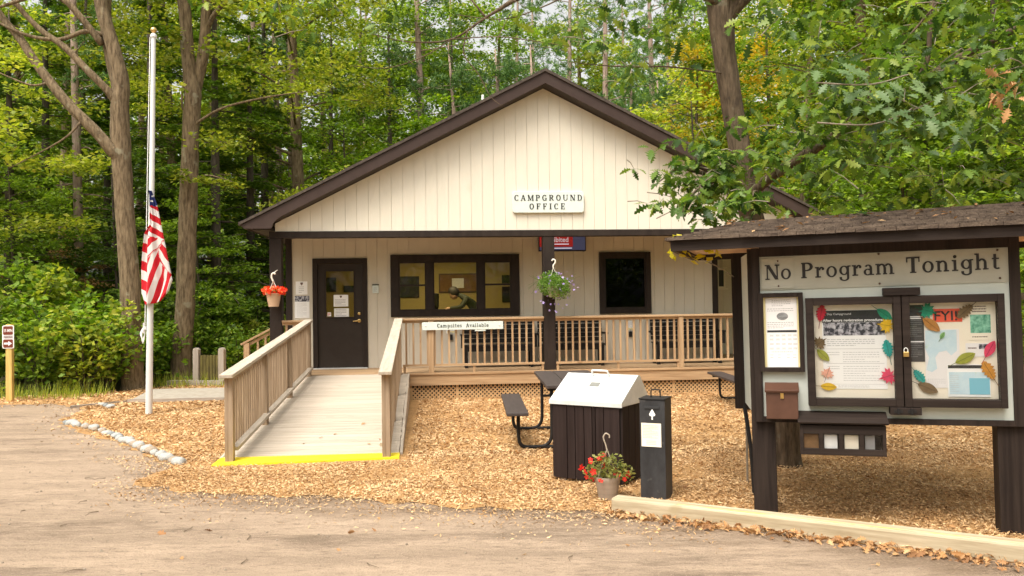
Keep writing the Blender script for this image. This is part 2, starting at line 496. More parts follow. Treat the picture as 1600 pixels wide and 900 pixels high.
class Fr:
    def __init__(s, o, yaw=0.0, tilt=0.0):
        s.o = Vector(o)
        s.yaw = yaw
        s.tilt = tilt
        s.m = Matrix.Translation(s.o) @ Matrix.Rotation(yaw, 4, 'Z') @ Matrix.Rotation(tilt, 4, 'Y')
    def w(s, p):
        return s.m @ Vector(p)

class T:
    def __init__(s, name, label, cat, fr, base=(0, 0, 0), group=None):
        s.fr, s.base = fr, base
        o = bpy.data.objects.new(name, None)
        COL.objects.link(o)
        o.empty_display_size = .1
        o.location = fr.w(base)
        o.rotation_euler = (0, fr.tilt, fr.yaw)
        o.rotation_mode = 'XYZ'
        s.o = o
        meta(o, label, cat, group)
    def part(s, name, mb, mat, parent=None, bevel=0, smooth=False, label=None):
        me = mesh_of(name, mb, mat, s.base, smooth) if isinstance(mb, MB) else mb
        ob = bpy.data.objects.new(name, me)
        COL.objects.link(ob)
        ob.parent = parent or s.o
        if label:
            ob['label'] = label
        if bevel:
            add_bevel(ob, bevel)
        return ob

def add_bevel(ob, w):
    b = ob.modifiers.new('bevel', 'BEVEL')
    b.width = w
    b.segments = 2
    b.limit_method = 'ANGLE'

def meta(o, label=None, cat=None, group=None, kind=None):
    if label: o['label'] = label
    if cat: o['category'] = cat
    if group: o['group'] = group
    if kind: o['kind'] = kind

def solo(name, label, cat, fr, base, mb, mat, group=None, bevel=0, smooth=False):
    me = mesh_of(name, mb, mat, base, smooth) if isinstance(mb, MB) else mb
    o = bpy.data.objects.new(name, me)
    COL.objects.link(o)
    o.location = fr.w(base)
    o.rotation_euler = (0, fr.tilt, fr.yaw)
    meta(o, label, cat, group)
    if bevel:
        add_bevel(o, bevel)
    return o

def dup(root, loc, rz=None, label=None, group=None, scale=None):
    r = root.copy()
    COL.objects.link(r)
    r.location = loc
    if rz is not None:
        r.rotation_euler = (r.rotation_euler[0], r.rotation_euler[1], rz)
    if scale is not None:
        r.scale = scale
    if label: r['label'] = label
    if group: r['group'] = group
    for ch in list(root.children):
        c = ch.copy()
        COL.objects.link(c)
        c.parent = r
        for g in ch.children:
            d = g.copy()
            COL.objects.link(d)
            d.parent = c
    return r

def quads_mesh(name, V, mat):
    # V: (N, k, 3) separate polygons
    N, k = V.shape[0], V.shape[1]
    me = bpy.data.meshes.new(name)
    me.vertices.add(N * k)
    me.vertices.foreach_set('co', V.reshape(-1).astype(np.float32))
    me.loops.add(N * k)
    me.loops.foreach_set('vertex_index', np.arange(N * k, dtype=np.int32))
    me.polygons.add(N)
    me.polygons.foreach_set('loop_start', np.arange(0, N * k, k, dtype=np.int32))
    me.polygons.foreach_set('loop_total', np.full(N, k, dtype=np.int32))
    me.update(calc_edges=True)
    me.materials.append(mat)
    return me

def unit(a):
    return a / np.maximum(np.linalg.norm(a, axis=-1, keepdims=True), 1e-9)

def leaf_quads(c, L, W, nrm, rng, droop=0.0):
    N = len(c)
    az = rng.uniform(0, 2 * np.pi, N)
    d = np.stack([np.cos(az), np.sin(az), -droop + 0 * az], 1)
    d = unit(d - nrm * np.sum(d * nrm, 1, keepdims=True))
    s = np.cross(nrm, d)
    l = (L * rng.uniform(.65, 1.3, N))[:, None]
    w = (W * rng.uniform(.7, 1.25, N))[:, None]
    up = nrm * l * .08
    return np.stack([c - d * l * .5, c + s * w * .5 - d * l * .05 + up, c + d * l * .5, c - s * w * .5 - d * l * .05 + up], 1)

def rand_normals(N, rng, tilt):
    n = rng.normal(0, tilt, (N, 3))
    n[:, 2] += 1
    return unit(n)

def ell_points(cl, rng, shell=2.0):
    # cl rows: x y z rx ry rz n
    P = []
    for x, y, z, rx, ry, rz, n in cl:
        n = int(n)
        u = unit(rng.normal(0, 1, (n, 3)))
        r = rng.uniform(0, 1, (n, 1)) ** (1 / shell)
        P.append(u * r * np.array([rx, ry, rz]) + np.array([x, y, z]))
    return np.concatenate(P)

# ------------------------------------------------------------------ lettering (slab serif glyphs drawn as strokes)
TH, TN = .195, .10
def g_seg(x0, y0, x1, y1, w):
    d = math.hypot(x1 - x0, y1 - y0)
    nx, ny = -(y1 - y0) / d * w / 2, (x1 - x0) / d * w / 2
    return [[(x0 + nx, y0 + ny), (x0 - nx, y0 - ny), (x1 - nx, y1 - ny), (x1 + nx, y1 + ny)]]
def g_diag(x0, y0, x1, y1, w):
    h = w * math.hypot(x1 - x0, y1 - y0) / abs(y1 - y0) / 2
    return [[(x0 - h, y0), (x0 + h, y0), (x1 + h, y1), (x1 - h, y1)]]
def g_ring(cx, cy, rx, ry, a0=0, a1=360, th=TH, tn=TN):
    n = max(6, int(abs(a1 - a0) / 15))
    o = []
    for i in range(n):
        q = []
        for t, inn in ((i, 0), (i + 1, 0), (i + 1, 1), (i, 1)):
            a = R(a0 + (a1 - a0) * t / n)
            q.append((cx + (rx - th * inn) * math.cos(a), cy + (ry - tn * inn) * math.sin(a)))
        o.append(q)
    return o
def g_r(x0, y0, x1, y1):
    return [[(x0, y0), (x1, y0), (x1, y1), (x0, y1)]]
def g_b(x, h=.16):
    return g_r(x - h, 0, x + h, .08)
def g_t(x, y=1.0, h=.16, l=None):
    return g_r(x - (h if l is None else l), y - .08, x + h, y)
def g_s(x, y0, y1, w=TH):
    return g_r(x - w / 2, y0, x + w / 2, y1)
XH = .68
def glyph(ch):
    if ch == 'A': return .86, g_diag(.13, 0, .42, 1, .1) + g_diag(.74, 0, .44, 1, .19) + g_r(.2, .3, .64, .38) + g_b(.13, .14) + g_b(.74, .15)
    if ch == 'C': return .82, g_ring(.43, .5, .39, .51, 48, 312) + g_r(.64, .64, .71, .98) + g_r(.64, .1, .74, .2)
    if ch == 'D': return .9, g_s(.19, 0, 1) + g_r(.04, 0, .42, .085) + g_r(.04, .915, .42, 1) + g_ring(.4, .5, .43, .5, -90, 90)
    if ch in 'EF':
        o = g_s(.19, 0, 1) + g_r(.04, .915, .70, 1) + g_r(.19, .47, .5, .55) + g_r(.47, .38, .54, .64) + g_r(.63, .7, .70, 1)
        return (.80, o + g_r(.04, 0, .72, .085) + g_r(.66, 0, .73, .3)) if ch == 'E' else (.76, o + g_b(.2, .18))
    if ch == 'G': return .9, g_ring(.43, .5, .39, .51, 48, 318) + g_r(.64, .64, .71, .98) + g_s(.70, 0.02, .44, .15) + g_r(.52, .38, .84, .46)
    if ch == 'I': return .44, g_s(.22, 0, 1) + g_b(.22, .18) + g_t(.22, 1, .18)
    if ch == 'M': return 1.1, g_s(.17, 0, 1, .09) + g_s(.92, 0, 1) + g_diag(.2, 1, .52, .08, .19) + g_diag(.54, .08, .88, 1, .09) + g_b(.17, .14) + g_b(.92, .17) + g_t(.14, 1, .1) + g_t(.96, 1, .12)
    if ch == 'N': return .98, g_s(.17, 0, 1, .09) + g_s(.80, 0, 1, .09) + g_diag(.2, 1, .77, 0, .2) + g_b(.17, .14) + g_t(.13, 1, .11) + g_t(.80, 1, .15)
    if ch == 'O': return .88, g_ring(.44, .5, .40, .51)
    if ch in 'PR':
        o = g_s(.2, 0, 1) + g_r(.05, .915, .44, 1) + g_r(.2, .45, .44, .53) + g_ring(.42, .725, .34, .275, -90, 90) + g_b(.2, .17)
        return (.80, o) if ch == 'P' else (.90, o + g_diag(.44, .47, .70, .06, .17) + g_r(.64, 0, .88, .085))
    if ch == 'T': return .86, g_s(.43, 0, 1) + g_r(.05, .91, .81, 1) + g_r(.05, .68, .12, 1) + g_r(.74, .68, .81, 1) + g_b(.43, .18)
    if ch == 'U': return .94, g_s(.2, .34, 1) + g_s(.77, .34, 1, .09) + g_ring(.465, .35, .35, .36, 180, 360, .13, TN) + g_t(.2, 1, .16) + g_t(.77, 1, .14)
    if ch == 'a': return .64, g_ring(.27, .2, .24, .215, 40, 320, .14, .07) + g_s(.46, .06, .46, .15) + g_ring(.3, .44, .235, .24, 0, 150, .15, .08) + g_r(.40, 0, .64, .075) + g_r(.3, .345, .46, .41)
    if ch == 'b': return .74, g_s(.16, 0, 1, .15) + g_t(.14, 1, .09, .13) + g_ring(.40, .335, .31, .35, -140, 140, .15, .08)
    if ch == 'e': return .66, g_ring(.34, .34, .31, .35, 0, 318, .15, .08) + g_r(.1, .31, .64, .38)
    if ch == 'g': return .72, g_ring(.33, .38, .29, .30, 0, 360, .15, .07) + g_s(.56, -.1, .66, .14) + g_ring(.34, -.1, .29, .2, 180, 360, .14, .08) + g_r(.56, .60, .72, .68) + g_r(.05, -.12, .2, -.03)
    if ch == 'h': return .82, g_s(.18, 0, 1, .15) + g_t(.16, 1, .09, .14) + g_ring(.4, .42, .25, .27, 0, 150, .14, .1) + g_s(.58, 0, .43, .15) + g_b(.18, .15) + g_b(.6, .15)
    if ch == 'i': return .42, g_s(.2, 0, XH, .15) + g_t(.18, XH, .08, .15) + g_b(.2, .17) + g_ring(.2, .88, .1, .1, 0, 360, .099, .099)
    if ch == 'l': return .42, g_s(.2, 0, 1, .15) + g_t(.18, 1, .08, .15) + g_b(.2, .17)
    if ch == 'm': return 1.2, g_s(.18, 0, XH, .15) + g_t(.16, XH, .08, .14) + g_ring(.38, .42, .24, .27, 0, 150, .14, .1) + g_s(.56, 0, .43, .15) + g_ring(.76, .42, .24, .27, 0, 150, .14, .1) + g_s(.94, 0, .43, .15) + g_b(.18, .14) + g_b(.57, .12) + g_b(.96, .14)
    if ch == 'n': return .82, g_s(.18, 0, XH, .15) + g_t(.16, XH, .08, .14) + g_ring(.4, .42, .25, .27, 0, 150, .14, .1) + g_s(.58, 0, .43, .15) + g_b(.18, .15) + g_b(.6, .15)
    if ch == 'o': return .70, g_ring(.35, .34, .32, .36, 0, 360, .15, .08)
    if ch == 'p': return .76, g_s(.17, -.3, XH, .15) + g_t(.15, XH, .08, .13) + g_ring(.41, .335, .31, .35, -140, 140, .15, .08) + g_r(.02, -.3, .34, -.22)
    if ch == 'r': return .60, g_s(.18, 0, XH, .15) + g_t(.16, XH, .08, .14) + g_ring(.42, .42, .2, .27, 40, 170, .12, .1) + g_b(.2, .17) + g_ring(.5, .54, .08, .08, 0, 360, .079, .079)
    if ch == 's': return .56, g_ring(.28, .5, .21, .19, 30, 270, .12, .08) + g_ring(.28, .19, .23, .2, -150, 90, .12, .08) + g_r(.42, .5, .48, .68) + g_r(.05, 0, .11, .2)
    if ch == 't': return .50, g_s(.22, .12, .92, .15) + g_r(.06, .6, .44, .68) + g_ring(.34, .16, .195, .17, 180, 320, .13, .09)
    if ch == 'v': return .70, g_diag(.16, XH, .36, 0, .16) + g_diag(.54, XH, .36, 0, .09) + g_t(.15, XH, .14) + g_t(.56, XH, .12)
    return .42, []

def lettering(text, x0, x1, zb, h, y, thick=.004, slope=0.0, bold=1.0):
    adv = sum(glyph(c)[0] for c in text)
    gap = ((x1 - x0) / h - adv) / max(1, len(text) - 1)
    mb = MB()
    x = 0
    k = 0
    for c in text:
        a, polys = glyph(c)
        for p in polys:
            k += 1
            e = thick + (k % 7) * .0003
            mb.prism([(x0 + (x + q[0]) * h, zb + q[1] * h + slope * (x + q[0]) * h) for q in p], y - e, y - .0002 * (k % 5), 'y')
        x += a + gap
    return mb

def sans(text, x0, zb, h, y, width=None, bold=0.0, depth=.001, slant=0):
    cu = bpy.data.curves.new('t', 'FONT')
    cu.body = text
    cu.size = h * 1.38
    cu.extrude = depth
    cu.offset = bold
    cu.resolution_u = 3
    ob = bpy.data.objects.new('t', cu)
    COL.objects.link(ob)
    dg = bpy.context.evaluated_depsgraph_get()
    me = bpy.data.meshes.new_from_object(ob.evaluated_get(dg))
    mb = MB()
    vs = [v.co for v in me.vertices]
    mx = max((v.x for v in vs), default=1)
    s = width / mx if width else 1
    mb.v = [(x0 + v.x * s + slant * v.y, y - v.z - depth, zb + v.y) for v in vs]
    mb.f = [tuple(p.vertices) for p in me.polygons]
    bpy.data.objects.remove(ob)
    bpy.data.curves.remove(cu)
    bpy.data.meshes.remove(me)
    return mb

def textlines(mb, x0, x1, z1, z0, y, n, h=.004, rng=random, fill=.9, indent=0):
    # unreadable rows of small print
    for i in range(n):
        z = z1 - (z1 - z0) * (i + .5) / n
        x = x0 + indent
        xe = x0 + (x1 - x0) * (fill if i % 4 != 3 else fill * .6)
        while x < xe:
            w = rng.uniform(.010, .035) * (x1 - x0) / .4 + .002
            e = min(xe, x + w)
            mb.box(x, e, y - .0006, y, z - h / 2, z + h / 2)
            x = e + .006 * (x1 - x0) / .4 + .001
    return mb

# ================================================================== SETTING: ground
def sheet(name, pts, z, mat, sub=None):
    mb = MB()
    mb.v = [(x, y, z) for x, y in pts]
    mb.f = [tuple(range(len(pts)))]
    o = bpy.data.objects.new(name, mesh_of(name, mb, mat))
    COL.objects.link(o)
    o['kind'] = 'structure'
    return o

def wobble(pts, step, amp, seed):
    rg = random.Random(seed)
    out = []
    for i in range(len(pts)):
        a, b = Vector(pts[i]).to_2d(), Vector(pts[(i + 1) % len(pts)]).to_2d()
        n = max(1, int((b - a).length / step))
        nn = Vector((-(b - a).y, (b - a).x)).normalized()
        for k in range(n):
            p = a + (b - a) * k / n + nn * rg.uniform(-amp, amp)
            out.append((p.x, p.y))
    return out

gx = sheet('ground', [(300 * math.cos(R(a)), 300 * math.sin(R(a))) for a in range(0, 360, 10)], 0.0, M['floor'])
sheet('dirt_road', [(-60, -40), (60, -40), (60, 4)] + [(9, 7), (-3, 12), (-6, 14.4), (-8.0, 15.3), (-10, 15.4), (-13, 14.9), (-25, 14.0), (-60, 13)], .004, M['dirt'])
MULCH = [(-3.62, 8.95), (-3.75, 8.2), (-2.9, 7.6), (-1.74, 7.42), (-.57, 7.02), (.25, 6.78), (.75, 6.72), (2.0, 6.0), (3.4, 5.2), (7, 3.1), (16, 4), (16, 24), (-2, 24), (-6.5, 20), (-8.0, 17.2), (-10, 16.1), (-14, 15.6), (-20, 15), (-20, 14.4), (-13, 14.95), (-10, 15.15), (-8.3, 15.0), (-7.3, 14.2), (-6.85, 12.6), (-5.85, 11.45), (-5.1, 10.7), (-4.4, 9.9), (-3.95, 9.3)]
sheet('mulch_bed', wobble(MULCH, .16, .10, 3), .008, M['mulch'])

def in_poly(P, poly):
    x, y = P[:, 0], P[:, 1]
    c = np.zeros(len(P), bool)
    n = len(poly)
    for i in range(n):
        x0, y0 = poly[i]
        x1, y1 = poly[(i + 1) % n]
        if y0 == y1:
            continue
        t = ((y0 > y) != (y1 > y)) & (x < (x1 - x0) * (y - y0) / (y1 - y0) + x0)
        c ^= t
    return c

B = Fr((.568, 15.024, 0), R(5))
K = Fr((1.93, 6.47, 0), R(-18), R(-.6))
W = Fr((0, 0, 0), 0)

# chips
def chips(n, xr, yr, L, Wd, seed, mask):
    rg = np.random.default_rng(seed)
    P = np.stack([rg.uniform(*xr, n), rg.uniform(*yr, n), rg.uniform(.010, .030, n)], 1)
    P = P[mask(P, rg)]
    return leaf_quads(P, L, Wd, rand_normals(len(P), rg, .42), rg)

def to_b(P):
    c, s = math.cos(R(5)), math.sin(R(5))
    x, y = P[:, 0] - .568, P[:, 1] - 15.024
    return x * c + y * s, -x * s + y * c
def free(P):
    u, v = to_b(P)
    return ~((u > -4.35) & (u < -2.25) & (v > -5.8)) & ~((v > -.05) & (u > -5)) & ~((u > -7.5) & (u < -5) & (v > .55) & (v < 2.75))
def m_in(P, rg):
    thin = np.sin(P[:, 0] * 2.3 + 1.3 * np.sin(P[:, 1] * 1.7)) * np.sin(P[:, 1] * 2.9 + 1.1 * np.sin(P[:, 0] * 2.1)) > .62
    return in_poly(P[:, :2], MULCH) & free(P) & ~(thin & (rg.uniform(0, 1, len(P)) < .6))
def m_edge(P, rg):
    # chips kicked out of the bed on to the dirt, thinning out with distance
    k = np.zeros(len(P), bool)
    for dx, dy, pr in ((0, .18, .85), (0, .35, .5), (.05, .6, .22), (.35, .3, .3), (0, 1.0, .06)):
        Q = P.copy()
        Q[:, 0] += dx
        Q[:, 1] += dy
        k |= in_poly(Q[:, :2], MULCH) & (rg.uniform(0, 1, len(P)) < pr)
    return k & ~in_poly(P[:, :2], MULCH) & free(P)
CH = [chips(105000, (-4.2, 5.5), (4.8, 9.6), .037, .0115, 1, m_in),
      chips(76000, (-7.6, 6.0), (9.2, 16.6), .055, .018, 2, m_in),
      chips(12000, (-20, -5), (13.8, 18.5), .085, .032, 3, m_in),
      chips(26000, (-5.2, 1.4), (5.6, 9.5), .034, .011, 4, m_edge),
      chips(7000, (-12.0, -3.4), (8.6, 15.2), .05, .017, 5, m_edge)]
co = bpy.data.objects.new('wood_chips', quads_mesh('wood_chips', np.concatenate(CH), M['chips']))
COL.objects.link(co)
co['kind'] = 'stuff'

# ================================================================== OFFICE BUILDING
def zroof(u):
    return 5.80 - .508 * abs(u - .045)

def siding(u0, u1, zl, zh, v, openings=(), pitch=.2032, extra=()):
    mb = MB()
    gl = [u0 + pitch * k for k in range(1, int((u1 - u0) / pitch) + 1)]
    br = sorted(set([u0, u1] + gl + [e for o in openings for e in o[:2]] + list(extra)))
    br = [b for b in br if u0 <= b <= u1]
    top = zh if callable(zh) else (lambda u: zh)
    for a, b in zip(br, br[1:]):
        if b - a < .002:
            continue
        iv = [(zl, None)]
        mid = (a + b) / 2
        for o0, o1, oz0, oz1 in openings:
            if o0 < mid < o1:
                iv = ([(zl, oz0)] if oz0 > zl + .01 else []) + [(oz1, None)]
        a2 = a + .0024 if a in gl else a
        b2 = b - .0024 if b in gl else b
        for z0, z1 in iv:
            t = (lambda u: z1) if z1 is not None else top
            mb.prism([(a2, z0), (b2, z0), (b2, t(b2)), (a2, t(a2))], v, v + .02)
            mb.prism([(a, z0), (b, z0), (b, t(b) - .001), (a, t(a) - .001)], v + .017, v + .05)
    return mb

bld = T('office_building', 'single storey cream clapboard office with dark brown gable roof and open front porch', 'building', B)
bld.part('gable_wall', siding(-4.737, 4.92, 3.022, lambda u: zroof(u) - .21, 0.0, extra=(.045,)), M['siding'])
FV = 1.40
ops = [(-4.25, -3.31, .40, 2.57), (-2.74, -.38, 1.54, 2.60), (1.37, 2.27, 1.54, 2.62)]
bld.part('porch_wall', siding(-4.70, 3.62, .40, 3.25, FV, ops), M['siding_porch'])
sb = siding(3.70, 4.84, .40, 3.25, 3.40)
sb.box(3.62, 3.66, 1.46, 3.45, .4, 3.25)
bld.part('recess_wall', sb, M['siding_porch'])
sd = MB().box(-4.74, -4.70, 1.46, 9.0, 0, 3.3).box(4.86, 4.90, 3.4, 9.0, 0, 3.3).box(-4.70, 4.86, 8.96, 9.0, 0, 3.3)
bld.part('outer_wall', sd, M['siding_porch'])
bld.part('beam', MB().box(-4.84, 4.93, -.022, .17, 2.905, 3.020), M['trim'], bevel=.006)
for u0, z0 in ((-4.842, 0), (0.0, .492), (4.72, .492)):
    bld.part('post', MB().box(u0, u0 + .21, -.012, .19, z0, 2.904), M['trim'], bevel=.008)
for a, b, v in ((-4.81, -4.695, FV - .025), (3.595, 3.705, FV - .025), (4.76, 4.89, 3.375)):
    bld.part('corner_board', MB().box(a, b, v, v + .05, .49, 3.24), M['trim'])
bld.part('porch_ceiling', MB().box(-4.7, 4.9, .06, 3.38, 3.252, 3.28), M['ceiling'])
# roof
ov = .35
rf = MB()
zt = lambda u: zroof(u)
rf.prism([(-5.27, zt(-5.27) + .002), (.045, 5.80 + .004), (5.36, zt(5.36) + .002), (5.36, zt(5.36) + .05), (.045, 5.86), (-5.27, zt(-5.27) + .05)], -ov - .03, 9.4)
roof = bld.part('roof', rf, M['shingle'])
def rake(sgn):
    f = lambda u: .045 + sgn * u
    q = [(f(0), 5.80), (f(0), 5.60), (f(4.60), 5.60 - .508 * 4.60), (f(4.69), 3.205), (f(4.745), 3.14), (f(4.775), 3.06), (f(4.80), 3.043), (f(5.24), 3.043), (f(5.29), zt(f(5.29)) - .012)]
    return q
for s in (-1, 1):
    bld.part('fascia', MB().prism(rake(s), -ov, -ov + .04), M['fascia'], roof)
so = MB()
for s in (-1, 1):
    f = lambda u: .045 + s * u
    so.prism([(f(0), 5.77), (f(0), 5.605), (f(4.72), 5.605 - .508 * 4.72), (f(5.2), 3.05), (f(5.2), zt(f(5.2)) - .03)], -ov + .04, 0.0)
    so.prism([(f(4.82), 3.05), (f(5.2), 3.05), (f(5.2), 3.09), (f(4.82), 3.09)], 0.001, 9.3)
bld.part('soffit', so, M['soffit'], roof)
for s in (-1, 1):
    g = MB().prism([(.045 + s * 5.24, 3.05), (.045 + s * 5.26, 3.05), (.045 + s * 5.26, 3.10), (.045 + s * 5.34, 3.10), (.045 + s * 5.345, 3.165), (.045 + s * 5.24, 3.165)], -ov + .03, 9.3)
    bld.part('gutter', g, M['fascia'], roof)
bld.part('vent_pipe', MB().tube([(-.72, 6.0, 5.2), (-.72, 6.0, 6.98)], .033, 10), M['paper'], roof)
# porch deck
dk = MB()
k = 0
v = -.055
while v < 1.38:
    dk.box(-4.90 if v > .0 else -4.30, 4.93, v, v + .136, .452, .4875)
    v += .141
v = 1.42
while v < 3.36:
    dk.box(3.70, 4.93, v, v + .136, .452, .4875)
    v += .141
deck = bld.part('porch_deck', dk, M['cedar_x'])
bld.part('rim_board', MB().box(-2.415, 1.20, -.034, .004, .262, .4515).box(1.204, 4.93, -.034, .004, .262, .4515), M['cedar_x'], deck)
la = MB()
n = int(7.34 / .075)
for i in range(-4, n + 1):
    x = -2.42 + i * .075
    for sgn, y in ((1, .012), (-1, .019)):
        x0, x1 = (x, x + .27) if sgn > 0 else (x + .27, x)
        a, b = max(-2.42, min(4.9, x0)), max(-2.42, min(4.9, x1))
        if a == b:
            continue
        za = -.01 + .27 * (a - x0) / (x1 - x0)
        zb = -.01 + .27 * (b - x0) / (x1 - x0)
        h = .021
        la.prism([(a, za - h), (b, zb - h), (b, min(.262, zb + h)), (a, min(.262, za + h))], y, y + .006)
for x in (-2.42, -1.6, .95, 2.35, 3.7):
    la.box(x, x + .045, .003, .011, 0, .26)
bld.part('lattice_skirt', la, M['lattice'], deck)
bld.part('crawlspace_shade', MB().box(-4.6, 4.88, .10, 1.3, .0, .44), M['dark'], deck)  # dark box standing in for the shade under the deck
# door
df = MB().box(-4.305, -4.215, FV - .035, FV + .08, .488, 2.615).box(-3.350, -3.262, FV - .035, FV + .08, .488, 2.615).box(-4.215, -3.350, FV - .035, FV + .08, 2.515, 2.615)
frame = bld.part('door_frame', df, M['trim'], bevel=.004)
D0, D1 = FV + .012, FV + .056
dl = MB().box(-4.211, -4.055, D0, D1, .50, 2.511).box(-3.527, -3.354, D0, D1, .50, 2.511).box(-4.055, -3.527, D0, D1, .50, 1.483).box(-4.055, -3.527, D0, D1, 2.368, 2.511)
door = bld.part('door', dl, M['door'])
gb = MB()
for a, b, c, d in ((-4.085, -3.497, 1.453, 1.483), (-4.085, -3.497, 2.368, 2.398), (-4.085, -4.055, 1.483, 2.368), (-3.527, -3.497, 1.483, 2.368)):
    gb.box(a, b, D0 - .012, D0 - .001, c, d)
bld.part('glazing_bead', gb, M['trim'], door)
bld.part('door_glass', MB().box(-4.054, -3.528, D0 + .02, D0 + .026, 1.484, 2.367), M['glass'], door)
hd = MB().lathe([(.036, 0), (.036, .012), (.02, .016)], (0, 0, 0), 18)
hd.v = [(-3.425 + x, D0 - .002 - z, 1.405 + y) for x, y, z in hd.v]
hd.tube([(-3.425, D0 - .01, 1.405), (-3.425, D0 - .06, 1.405), (-3.45, D0 - .068, 1.405), (-3.54, D0 - .066, 1.398)], [.013, .013, .013, .010], 10)
bld.part('handle', hd, M['brass'], door, smooth=True)
db = MB().lathe([(.031, 0), (.031, .014), (.02, .022), (.008, .024)], (0, 0, 0), 18)
db.v = [(-3.425 + x, D0 - .002 - z, 1.545 + y) for x, y, z in db.v]
bld.part('deadbolt', db, M['brass'], door, smooth=True)
bld.part('threshold', MB().box(-4.30, -3.27, FV - .12, FV + .06, .489, .505), M['steel'], frame)
# windows
def ring(mb, u0, u1, z0, z1, w, v0, v1):
    mb.box(u0, u0 + w, v0, v1, z0, z1).box(u1 - w, u1, v0, v1, z0, z1)
    return mb.box(u0 + w, u1 - w, v0, v1, z0, z0 + w).box(u0 + w, u1 - w, v0, v1, z1 - w, z1)
w1 = MB()
V0, V1 = FV - .045, FV + .06
w1.box(-2.815, -2.655, V0, V1, 1.465, 2.672).box(-.466, -.300, V0, V1, 1.465, 2.672).box(-2.655, -.466, V0, V1, 2.53, 2.672).box(-2.655, -.466, V0, V1, 1.465, 1.59)
w1.box(-2.132, -1.984, V0, V1, 1.59, 2.53).box(-1.134, -.996, V0, V1, 1.59, 2.53)
win = bld.part('window', w1, M['trim'], bevel=.005, label='wide three light window with lit room behind')
sh = MB()
for a, b in ((-2.655, -2.132), (-.996, -.466)):
    ring(sh, a, b, 1.59, 2.53, .022, V0 + .02, V1 - .02)
    sh.box(a + .022, b - .022, V0 + .02, V1 - .02, 2.06, 2.095)
ring(sh, -1.984, -1.134, 1.59, 2.53, .016, V0 + .02, V1 - .02)
bld.part('sash', sh, M['trim'], win)
for a, b in ((-2.655, -2.132), (-1.984, -1.134), (-.996, -.466)):
    bld.part('pane', MB().box(a + .017, b - .017, FV + .01, FV + .015, 1.608, 2.512), M['glass'], win)
w2 = MB()
ring(w2, 1.295, 2.335, 1.465, 2.692, .10, V0, V1)
win2 = bld.part('window', w2, M['trim'], bevel=.005, label='dark unlit window on the right of the porch')
bld.part('sash', ring(MB(), 1.395, 2.235, 1.565, 2.592, .03, V0 + .02, V1 - .02), M['trim'], win2)
bld.part('pane', MB().box(1.42, 2.21, FV + .01, FV + .015, 1.59, 2.57), M['glassdark'], win2)
bld.part('unlit_room_sheet', MB().box(1.38, 2.26, FV + .055, FV + .06, 1.55, 2.61), M['dark'], win2)  # dark sheet standing in for the unlit room behind the glass
w3 = ring(MB(), 4.37, 4.56, 1.98, 2.42, .035, 3.36, 3.41)
w3.box(4.34, 4.62, 3.35, 3.40, 1.945, 1.975).box(4.36, 4.60, 3.35, 3.40, 2.425, 2.445)
win3 = bld.part('window', w3, M['siding'], label='tiny cream framed window in the recess')
bld.part('pane', MB().box(4.405, 4.525, 3.385, 3.39, 2.015, 2.385), M['ink'], win3)
# inside of the office
inn = MB().box(-4.69, 1.0, 5.0, 5.05, .45, 3.0).box(-4.695, -4.66, 1.46, 5.0, .45, 3.0).box(.96, 1.0, 1.46, 5.0, .45, 3.0)
bld.part('inner_wall', inn, M['wallroom'])
bld.part('inner_floor', MB().box(-4.66, .96, 1.46, 5.0, .44, .487), M['floorroom'])
bld.part('inner_ceiling', MB().box(-4.66, .96, 1.46, 5.0, 2.90, 2.95), M['wallroom'])

lamp = T('ceiling_lamp', 'lit ceiling panel lighting the office room behind the wide window', 'lamp', B, (-1.9, 3.1, 2.9))
lamp.part('housing', MB().box(-2.5, -2.46, 2.8, 3.4, 2.86, 2.899).box(-1.34, -1.3, 2.8, 3.4, 2.86, 2.899).box(-2.46, -1.34, 2.8, 2.84, 2.86, 2.899).box(-2.46, -1.34, 3.36, 3.4, 2.86, 2.899), M['alu'])
lamp.part('diffuser', MB().box(-2.46, -1.34, 2.84, 3.36, 2.862, 2.868), emitmat('lamp_diffuser', (1.0, .86, .55), 2.2))
al = bpy.data.lights.new('office_light', 'AREA')
al.shape = 'RECTANGLE'
al.size, al.size_y = 1.1, .5
al.energy = 26
al.color = (1.0, .82, .48)
alo = bpy.data.objects.new('office_light', al)
COL.objects.link(alo)
alo.parent = lamp.o
alo.location = (0, 0, -.06)

# framed things on the back wall of the room
bb = T('bulletin_board', 'brown cork board on the office back wall behind the seated clerk', 'bulletin board', B, (-1.42, 4.98, 2.2))
bb.part('board', MB().box(-1.86, -.98, 4.965, 4.998, 2.0, 2.41), M['corkboard'])
bb.part('frame', ring(MB(), -1.88, -.96, 1.98, 2.43, .025, 4.955, 4.997), M['boxbrown'])
solo('notice', 'white sheet pinned to the cork board inside the office', 'notice', B, (-1.43, 4.96, 2.2), MB().box(-1.57, -1.29, 4.955, 4.963, 2.085, 2.315), M['paper'])
for a, b, c, d, lb in ((-2.83, -2.35, 1.87, 2.375, 'large dark picture seen through the left light of the wide window'),
                       (-.375, -.14, 2.19, 2.38, 'small dark picture high in the right light of the wide window'),
                       (-.375, -.14, 1.73, 2.105, 'tall dark picture low in the right light of the wide window'),
                       (-4.52, -4.30, 2.03, 2.365, 'dark picture seen at left through the door glass'),
                       (-4.12, -3.88, 2.02, 2.17, 'small brown framed picture seen at right through the door glass')):
    t = T('picture', lb, 'picture', B, ((a + b) / 2, 4.98, c), 'pictures on the office back wall')
    t.part('canvas', MB().box(a + .015, b - .015, 4.975, 4.998, c + .015, d - .015), M['pic'])
    t.part('frame', ring(MB(), a, b, c, d, .018, 4.965, 4.998), M['trim'])
cn = T('counter', 'office counter under the window where the clerk leans', 'counter', B, (-1.6, 3.2, .487))
